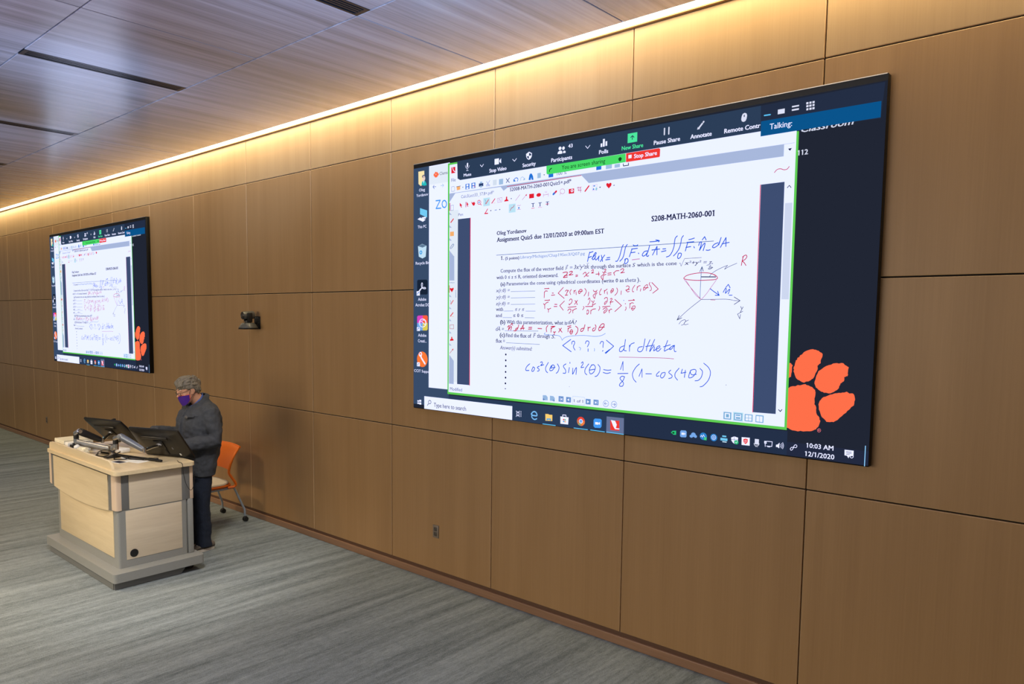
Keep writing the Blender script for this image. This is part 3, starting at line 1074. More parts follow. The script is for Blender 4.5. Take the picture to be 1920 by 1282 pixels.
for s in (-1, 1):
    e, w = ELB[s], WRI[s]
    body.tube([W(s * 0.165, -0.005, 1.37), W(s * 0.205, -0.005, 1.34), W(*e), W((e[0] * 0.6 + w[0] * 0.4), (e[1] * 0.6 + w[1] * 0.4), (e[2] * 0.6 + w[2] * 0.4)), W(*w)], [0.055, 0.052, 0.041, 0.040, 0.026], 'skin', 14)
    body.tube([W(s * 0.085, 0.02, 0.90), W(s * 0.095, 0.035, 0.50), W(s * 0.10, 0.02, 0.30), W(s * 0.105, 0.03, 0.07)], [0.088, 0.052, 0.05, 0.036], 'skin', 14)
    # hand: palm with four fingers and a thumb, closing on the pen (right) or resting on the tilted screen (left)
    w0 = W(*w)
    d = (W(*FAN[s]) - W(0, 0, 0)).normalized()
    sidev = d.cross(Vector((0, 0, 1))).normalized() * s         # towards the thumb side
    dn = d.cross(sidev).normalized()
    if dn.z > 0:
        dn = -dn
    body.tube([w0 - d * 0.01, w0 + d * 0.03, w0 + d * 0.06, w0 + d * 0.092], [0.025, 0.031, 0.040, 0.036], 'skin', 12, squash=(0.46, 1.0))
    curl = 0.35 if s == 1 else 0.9
    for q, (off, ln) in enumerate(((0.027, 0.068), (0.009, 0.078), (-0.010, 0.073), (-0.027, 0.056))):
        p0 = w0 + d * (0.086 - abs(off) * 0.25) + sidev * off
        a = p0 + (d * math.cos(curl * 0.5) + dn * math.sin(curl * 0.5)) * ln * 0.45
        c = a + (d * math.cos(curl * 1.3) + dn * math.sin(curl * 1.3)) * ln * 0.32
        t = c + (d * math.cos(curl * 2.0) + dn * math.sin(curl * 2.0)) * ln * 0.23
        body.tube([p0 - d * 0.02, p0, a, c, t], [0.009, 0.0095, 0.0088, 0.008, 0.0062], 'skin', 10)
    p0 = w0 + d * 0.028 + sidev * 0.026
    a = p0 + (d * 0.6 + sidev * 0.75 + dn * 0.25).normalized() * 0.036
    c = a + (d * 0.85 + sidev * 0.15 + dn * 0.45).normalized() * 0.028
    body.tube([p0, a, c, c + (c - a).normalized() * 0.012], [0.012, 0.0105, 0.0092, 0.0068], 'skin', 10)
    if s == -1:
        PEN0 = w0 + d * 0.115 + sidev * 0.012 + dn * 0.03
        PENV = (d * -0.45 + sidev * 0.35 + Vector((0, 0, 1)) * 0.75).normalized()
bo = part(body, 'body', man, remesh=0.0052, smooth_it=2)

for s in (-1, 1):
    b = MB()
    hell(b, s * 0.031, 0.0785, 0.0095, (0.0125, 0.0125, 0.0115), 'eyewhite', 14)
    ey = sub(b, 'eye', bo, man)
    b = MB()
    hell(b, s * 0.031, 0.0888, 0.0060, (0.0055, 0.0035, 0.0055), 'iris', 12)
    b.build('iris', ey).data.transform(Matrix.Translation(-man.location))
    b = MB()
    b.tube([Hd(s * 0.012, 0.0965, 0.034), Hd(s * 0.03, 0.0965, 0.039), Hd(s * 0.052, 0.079, 0.035)], [0.003, 0.0045, 0.002], 'hair', 8)
    part(b, 'eyebrow', man)

# hair: swept back and a little tousled
hr = MB()
hr.loft([hring(*r) for r in ((-0.040, -0.035, 0.072, 0.066), (-0.030, 0.0, 0.083, 0.085), (-0.012, 0.040, 0.089, 0.106), (-0.006, 0.075, 0.085, 0.104), (0.002, 0.104, 0.072, 0.088), (0.008, 0.125, 0.052, 0.064), (0.012, 0.139, 0.026, 0.034))], 'hair')
rs = random.Random(11)
for k in range(150):
    a = rs.uniform(0, 2 * PI)
    v = rs.uniform(0.15, 0.9)
    u = 0.02 + 0.10 * v
    rl = 0.088 * math.sqrt(max(0.05, 1 - ((u - 0.03) / 0.105) ** 2))
    rf = 0.110 * math.sqrt(max(0.05, 1 - ((u - 0.03) / 0.105) ** 2))
    l0, f0 = rl * math.sin(a), -0.012 + rf * math.cos(a)
    if math.cos(a) < -0.2:
        p = [Hd(l0 * 0.98, f0 * 0.98, u + 0.012), Hd(l0 * 1.01, f0 * 1.01, u - 0.010), Hd(l0 * 1.0, f0 * 0.99, u - 0.034)]
    else:
        p = [Hd(l0, f0, u), Hd(l0 * 1.03 + rs.uniform(-0.008, 0.008), f0 * 1.03 - 0.012, u + 0.006), Hd(l0 * 0.98 + rs.uniform(-0.012, 0.012), f0 * 0.99 - 0.030, u - 0.008 + rs.uniform(-0.010, 0.006))]
    hr.tube(catmull(p, 3), [0.008, 0.008, 0.0075, 0.007, 0.006, 0.0045, 0.003], 'hair', 6)
for k in range(26):                                     # fringe falling over the forehead, and the temples
    l0 = -0.066 + 0.132 * k / 25
    fz = 0.098 * math.sqrt(1 - (l0 / 0.09) ** 2)
    p = [Hd(l0 * 0.8, fz - 0.055, 0.112), Hd(l0, fz - 0.012, 0.098 + rs.uniform(-0.006, 0.008)), Hd(l0 * 1.05 + 0.01, fz + 0.006, 0.072 + rs.uniform(-0.012, 0.006))]
    hr.tube(catmull(p, 3), [0.010, 0.011, 0.011, 0.010, 0.009, 0.007, 0.004], 'hair', 6)
for s in (-1, 1):
    for k in range(7):
        f0 = 0.03 - 0.016 * k
        p = [Hd(s * 0.080, f0, 0.05), Hd(s * 0.083, f0 - 0.006, 0.025), Hd(s * 0.079, f0 - 0.014, 0.012 - 0.008 * k * (k > 2))]
        hr.tube(catmull(p, 3), [0.009, 0.009, 0.008, 0.008, 0.006, 0.004, 0.003], 'hair', 6)
for k in range(18):
    a = PI + (k - 8.5) / 8.5 * 1.15
    p = [Hd(0.075 * math.sin(a), -0.030 + 0.075 * math.cos(a), 0.01), Hd(0.073 * math.sin(a), -0.028 + 0.077 * math.cos(a), -0.03), Hd(0.068 * math.sin(a), -0.024 + 0.070 * math.cos(a), -0.056 + rs.uniform(-0.008, 0.006))]
    hr.tube(catmull(p, 3), [0.010, 0.010, 0.009, 0.009, 0.008, 0.006, 0.003], 'hair', 6)
ho = part(hr, 'hair', man, remesh=0.0040, smooth_it=1)
for v in ho.data.vertices:                                # combed-back locks
    p = v.co
    v.co = p + v.normal * (mnoise.noise(Vector((p.x * 62, p.y * 20, p.z * 34))) * 0.0065 + mnoise.noise(Vector((p.x * 26, p.y * 12, p.z * 18 + 3))) * 0.006)
ho.data.update()

# face mask with orange piping and ear loops
def maskfn(u, v):
    s = 2 * u - 1
    a = s * 1.42
    top = -0.018 - 0.012 * s * s
    bot = -0.122 + 0.012 * s * s + 0.034 * s ** 4
    uu = top + (bot - top) * v
    t = (uu + 0.014) / -0.11
    rl = 0.076 - 0.012 * t
    f = 0.014 + 0.024 * t + (0.094 - 0.026 * t * t) * math.cos(a) * (1 + 0.10 * math.exp(-(s / 0.22) ** 2) * (1 - t))
    return Hd(rl * math.sin(a), f, uu)


b = MB()
b.add(rsurf(maskfn, 22, 12, 0.003, 'mask'), 'mask')
mk = part(b, 'face_mask', man)
b = MB()
b.tube([maskfn(k / 24, 0) for k in range(25)], 0.0026, 'mask_edge', 8)
for e in (0, 1):
    b.tube([maskfn(e, k / 6) for k in range(7)], 0.0032, 'mask_edge', 8)
sub(b, 'piping', mk, man)
for s in (-1, 1):
    b = MB()
    e = 1 if s > 0 else 0
    b.tube(catmull([maskfn(e, 0.0), Hd(s * 0.079, 0.012, 0.006), Hd(s * 0.086, -0.022, 0.018), Hd(s * 0.087, -0.030, -0.01), Hd(s * 0.083, -0.012, -0.034), maskfn(e, 1.0)], 5), 0.0017, 'elastic', 6)
    sub(b, 'ear_loop', mk, man)

# spectacles
sg_ = MB()
for s in (-1, 1):
    sg_.tube([Hd(s * 0.033 + 0.023 * math.cos(2 * PI * k / 24), 0.112 - 0.010 * abs(math.cos(2 * PI * k / 24) * (1 if math.cos(2 * PI * k / 24) * s > 0 else 0.2)), -0.002 + 0.017 * math.sin(2 * PI * k / 24)) for k in range(25)], 0.0017, 'specs', 6)
    sg_.tube([Hd(s * 0.055, 0.104, 0.008), Hd(s * 0.076, 0.070, 0.012), Hd(s * 0.084, -0.010, 0.020), Hd(s * 0.083, -0.028, 0.008)], 0.0018, 'specs', 6)
sg_.tube([Hd(-0.011, 0.113, 0.004), Hd(0, 0.117, 0.007), Hd(0.011, 0.113, 0.004)], 0.0016, 'specs', 6)
sp_ = part(sg_, 'spectacles', man)
b = MB()
for s in (-1, 1):
    b.loft([[Hd(s * 0.033 + 0.022 * math.cos(2 * PI * k / 24), 0.1125 + dz - 0.010 * abs(math.cos(2 * PI * k / 24) * (1 if math.cos(2 * PI * k / 24) * s > 0 else 0.2)), -0.002 + 0.016 * math.sin(2 * PI * k / 24)) for k in range(24)] for dz in (0, 0.001)], 'lensglass')
sub(b, 'lens', sp_, man, smooth=False)

# shirt collar
b = MB()
b.loft([ring(0, 0.012 + 0.02 * t, 1.392 + 0.068 * t, 0.070 - 0.007 * t, 0.079 - 0.009 * t, 28, 2.0, -0.060) for t in (0, 0.5, 1.0)] + [ring(0, 0.012 + 0.02 * t, 1.392 + 0.068 * t, 0.066 - 0.007 * t, 0.075 - 0.009 * t, 28, 2.0, -0.060) for t in (1.0, 0.5, 0)], 'shirt', caps=False)
b.tube([W(0, 0.098, 1.375), W(0.0, 0.120, 1.345), W(0.0, 0.150, 1.30)], [0.030, 0.028, 0.012], 'shirt', 12, squash=(0.5, 1.3))
part(b, 'shirt', man)

# jacket: torso, sleeves and collar as one continuous surface
jk = MB()
jk.loft([ring(*r) for r in ((0, 0.020, 0.738, 0.212, 0.128), (0, 0.018, 0.80, 0.217, 0.140), (0, 0.010, 0.92, 0.224, 0.166), (0, 0.004, 1.05, 0.228, 0.188), (0, 0.0, 1.18, 0.232, 0.196), (0, -0.004, 1.27, 0.232, 0.190), (0, -0.010, 1.345, 0.220, 0.165), (0, -0.012, 1.388, 0.185, 0.135, 28, 2.3, -0.012), (0, -0.005, 1.415, 0.135, 0.112, 28, 2.2, -0.030), (0, 0.000, 1.432, 0.10, 0.095, 28, 2.1, -0.045))], 'jacket')
for s in (-1, 1):
    e, w = ELB[s], WRI[s]
    mid = [e[k] * 0.45 + w[k] * 0.55 for k in range(3)]
    up = [0.205 * s * 0.5 + e[0] * 0.5, (-0.008 + e[1]) * 0.5 - 0.006, (1.35 + e[2]) * 0.5]
    jk.tube([W(s * 0.135, -0.012, 1.375), W(s * 0.195, -0.012, 1.352), W(*up), W(e[0], e[1] - 0.005, e[2]), W(*mid), W(w[0], w[1], w[2])], [0.070, 0.080, 0.076, 0.073, 0.066, 0.056], 'jacket', 20)
jk.tube([W(0.084 * math.sin(2 * PI * k / 28), 0.010 + 0.092 * math.cos(2 * PI * k / 28), 1.440 - 0.066 * math.cos(2 * PI * k / 28)) for k in range(29)], 0.019, 'jacket', 12, caps=False, squash=(1.7, 0.75))
# lapel and placket, pocket flap
jk.tube([W(0.012, 0.118, 1.372), W(0.030, 0.165, 1.315), W(0.030, 0.196, 1.22), W(0.030, 0.194, 1.05), W(0.030, 0.172, 0.90), W(0.030, 0.138, 0.75)], [0.018, 0.020, 0.018, 0.018, 0.018, 0.018], 'jacket', 10, squash=(1.3, 0.7))
jo = part(jk, 'jacket', man, remesh=0.008, smooth_it=3)
for v in jo.data.vertices:                                # soft folds in the cloth
    p = v.co
    d = mnoise.noise(Vector((p.x * 9, p.y * 9, p.z * 6.5))) * 0.014 + mnoise.noise(Vector((p.x * 20 + p.z * 16, p.y * 20 - p.z * 9, p.z * 15 + 5))) * 0.010
    v.co = p + v.normal * d
jo.data.update()
b = MB()
b.ell(W(0.118, 0.180, 1.314), (0.027, 0.010, 0.0165), 'button', 14)
b.tube([W(0.118, 0.176, 1.314), W(0.15, 0.162, 1.320), W(0.185, 0.135, 1.322)], [0.009, 0.008, 0.007], 'jacket', 8)
sub(b, 'chest_tab', jo, man)
for s in (-1, 1):
    e, w = ELB[s], WRI[s]
    d = (W(*w) - W(*e)).normalized()
    b = MB()
    b.tube([W(*w) - d * 0.03, W(*w) + d * 0.004], [0.0595, 0.0580], 'jacket', 20)
    sub(b, 'cuff', jo, man)

# trousers and shoes
tr_ = MB()
tr_.loft([ring(*r) for r in ((0, 0.025, 0.76, 0.17, 0.115), (0, 0.02, 0.86, 0.18, 0.12), (0, 0.015, 0.95, 0.17, 0.11))], 'jeans')
for s in (-1, 1):
    dx = 0.0 if s > 0 else -0.02
    tr_.tube([W(s * 0.085, 0.022, 0.86), W(s * 0.090, 0.030 + dx, 0.70), W(s * 0.098, 0.045 + dx, 0.48), W(s * 0.102, 0.035 + dx, 0.28), W(s * 0.104, 0.030 + dx, 0.10), W(s * 0.104, 0.032 + dx, 0.045)], [0.100, 0.096, 0.080, 0.074, 0.070, 0.073], 'jeans', 20)
to = part(tr_, 'trousers', man, remesh=0.008, smooth_it=2)
for v in to.data.vertices:
    p = v.co
    v.co = p + v.normal * (mnoise.noise(Vector((p.x * 14, p.y * 14, p.z * 11))) * 0.010 + mnoise.noise(Vector((p.x * 30, p.y * 30, p.z * 26))) * 0.004)
to.data.update()
for s in (-1, 1):
    dx = 0.0 if s > 0 else -0.02
    b = MB()
    rings = []
    for f, rl, h in ((-0.075, 0.012, 0.045), (-0.070, 0.030, 0.075), (-0.04, 0.038, 0.088), (0.02, 0.039, 0.09), (0.08, 0.042, 0.072), (0.13, 0.048, 0.055), (0.175, 0.046, 0.042), (0.20, 0.034, 0.032), (0.212, 0.012, 0.022)):
        rings.append([W(s * 0.106 + s * 0.02 * max(0, f) + rl * math.cos(2 * PI * k / 18), f + dx, max(0.018, 0.022 + (h - 0.022) * (0.5 + 0.5 * math.sin(2 * PI * k / 18)))) for k in range(18)])
    b.loft(rings, 'shoe')
    sh_ = part(b, 'shoe', man)
    b = MB()
    rings = []
    out = []
    for k in range(28):
        a = 2 * PI * k / 28
        f = 0.068 + 0.146 * math.cos(a)
        wv = 0.046 if math.cos(a) > -0.2 else 0.040
        out.append((s * 0.106 + s * 0.02 * max(0, f) + wv * math.sin(a) * (1 - 0.12 * math.cos(a) ** 4), f + dx))
    b.loft([[W(l, f, z) for l, f in out] for z in (0.001, 0.012, 0.026)], 'sole')
    sub(b, 'sole', sh_, man)
    b = MB()
    for k in range(4):
        f = 0.05 + 0.024 * k
        b.tube([W(s * 0.107 - 0.022, f + dx, 0.082 - 0.012 * k), W(s * 0.108, f + 0.006 + dx, 0.089 - 0.012 * k), W(s * 0.109 + 0.022, f + dx, 0.082 - 0.012 * k)], 0.003, 'sole', 6)
    sub(b, 'laces', sh_, man)

# stylus in the right hand
b = MB()
b.tube([PEN0 - PENV * 0.035, PEN0 - PENV * 0.02, PEN0 + PENV * 0.11], [0.0012, 0.0045, 0.0048], 'black', 10)
single(b, 'stylus', 'black pen held in the right hand of the person over the tilted monitor', 'pen')

# ------------------------------------------------------------------ the two wall displays and the picture they show
# Every mark on the display is a flat emitting shape; numbers are millimetres on the screen (x from its left edge, z from its bottom edge).
# k/z = smooth/straight pen stroke, r = rectangle, p = polygon, e = ellipse, t = lettering.
PAL = {0: (24, 36, 56), 1: (120, 170, 236), 2: (168, 184, 220), 3: (44, 62, 88), 4: (36, 46, 68), 5: (10, 84, 140), 6: (108, 148, 204), 7: (124, 176, 214), 8: (44, 196, 124), 9: (232, 72, 56), 10: (250, 206, 84), 11: (250, 230, 176), 12: (96, 200, 255), 13: (140, 200, 245), 14: (56, 100, 170), 15: (152, 186, 226), 16: (18, 72, 36), 17: (33, 38, 52), 18: (40, 62, 110), 19: (56, 76, 106), 20: (124, 190, 246), 21: (48, 132, 208), 22: (250, 208, 116), 23: (96, 206, 84), 24: (78, 232, 160), 25: (104, 116, 152), 26: (188, 228, 246), 27: (196, 226, 246), 28: (22, 26, 58), 29: (54, 62, 84), 30: (222, 226, 248), 31: (74, 220, 104), 32: (222, 70, 196), 33: (190, 44, 84), 34: (92, 132, 176), 35: (62, 78, 114), 36: (250, 122, 56), 37: (252, 96, 62), 38: (246, 178, 112), 39: (215, 220, 240), 40: (238, 245, 254), 41: (255, 112, 74), 42: (240, 120, 130), 43: (22, 84, 218), 44: (74, 132, 222), 45: (160, 192, 226), 46: (90, 122, 166), 47: (214, 120, 150), 48: (50, 62, 92), 49: (196, 92, 150), 50: (190, 66, 100), 51: (192, 60, 112), 52: (200, 16, 48), 53: (226, 34, 48), 54: (205, 40, 70), 55: (236, 24, 72), 56: (70, 104, 150), 57: (206, 216, 240), 58: (226, 236, 248), 59: (238, 212, 200), 60: (116, 204, 246), 61: (70, 164, 232), 62: (92, 106, 134), 63: (240, 58, 52), 64: (96, 124, 152), 65: (228, 237, 250), 66: (42, 60, 88), 67: (36, 48, 72), 68: (35, 42, 64), 69: (36, 116, 214), 70: (40, 190, 190), 71: (212, 224, 240), 72: (244, 247, 255), 73: (240, 246, 254), 74: (222, 206, 84), 75: (70, 156, 244)}
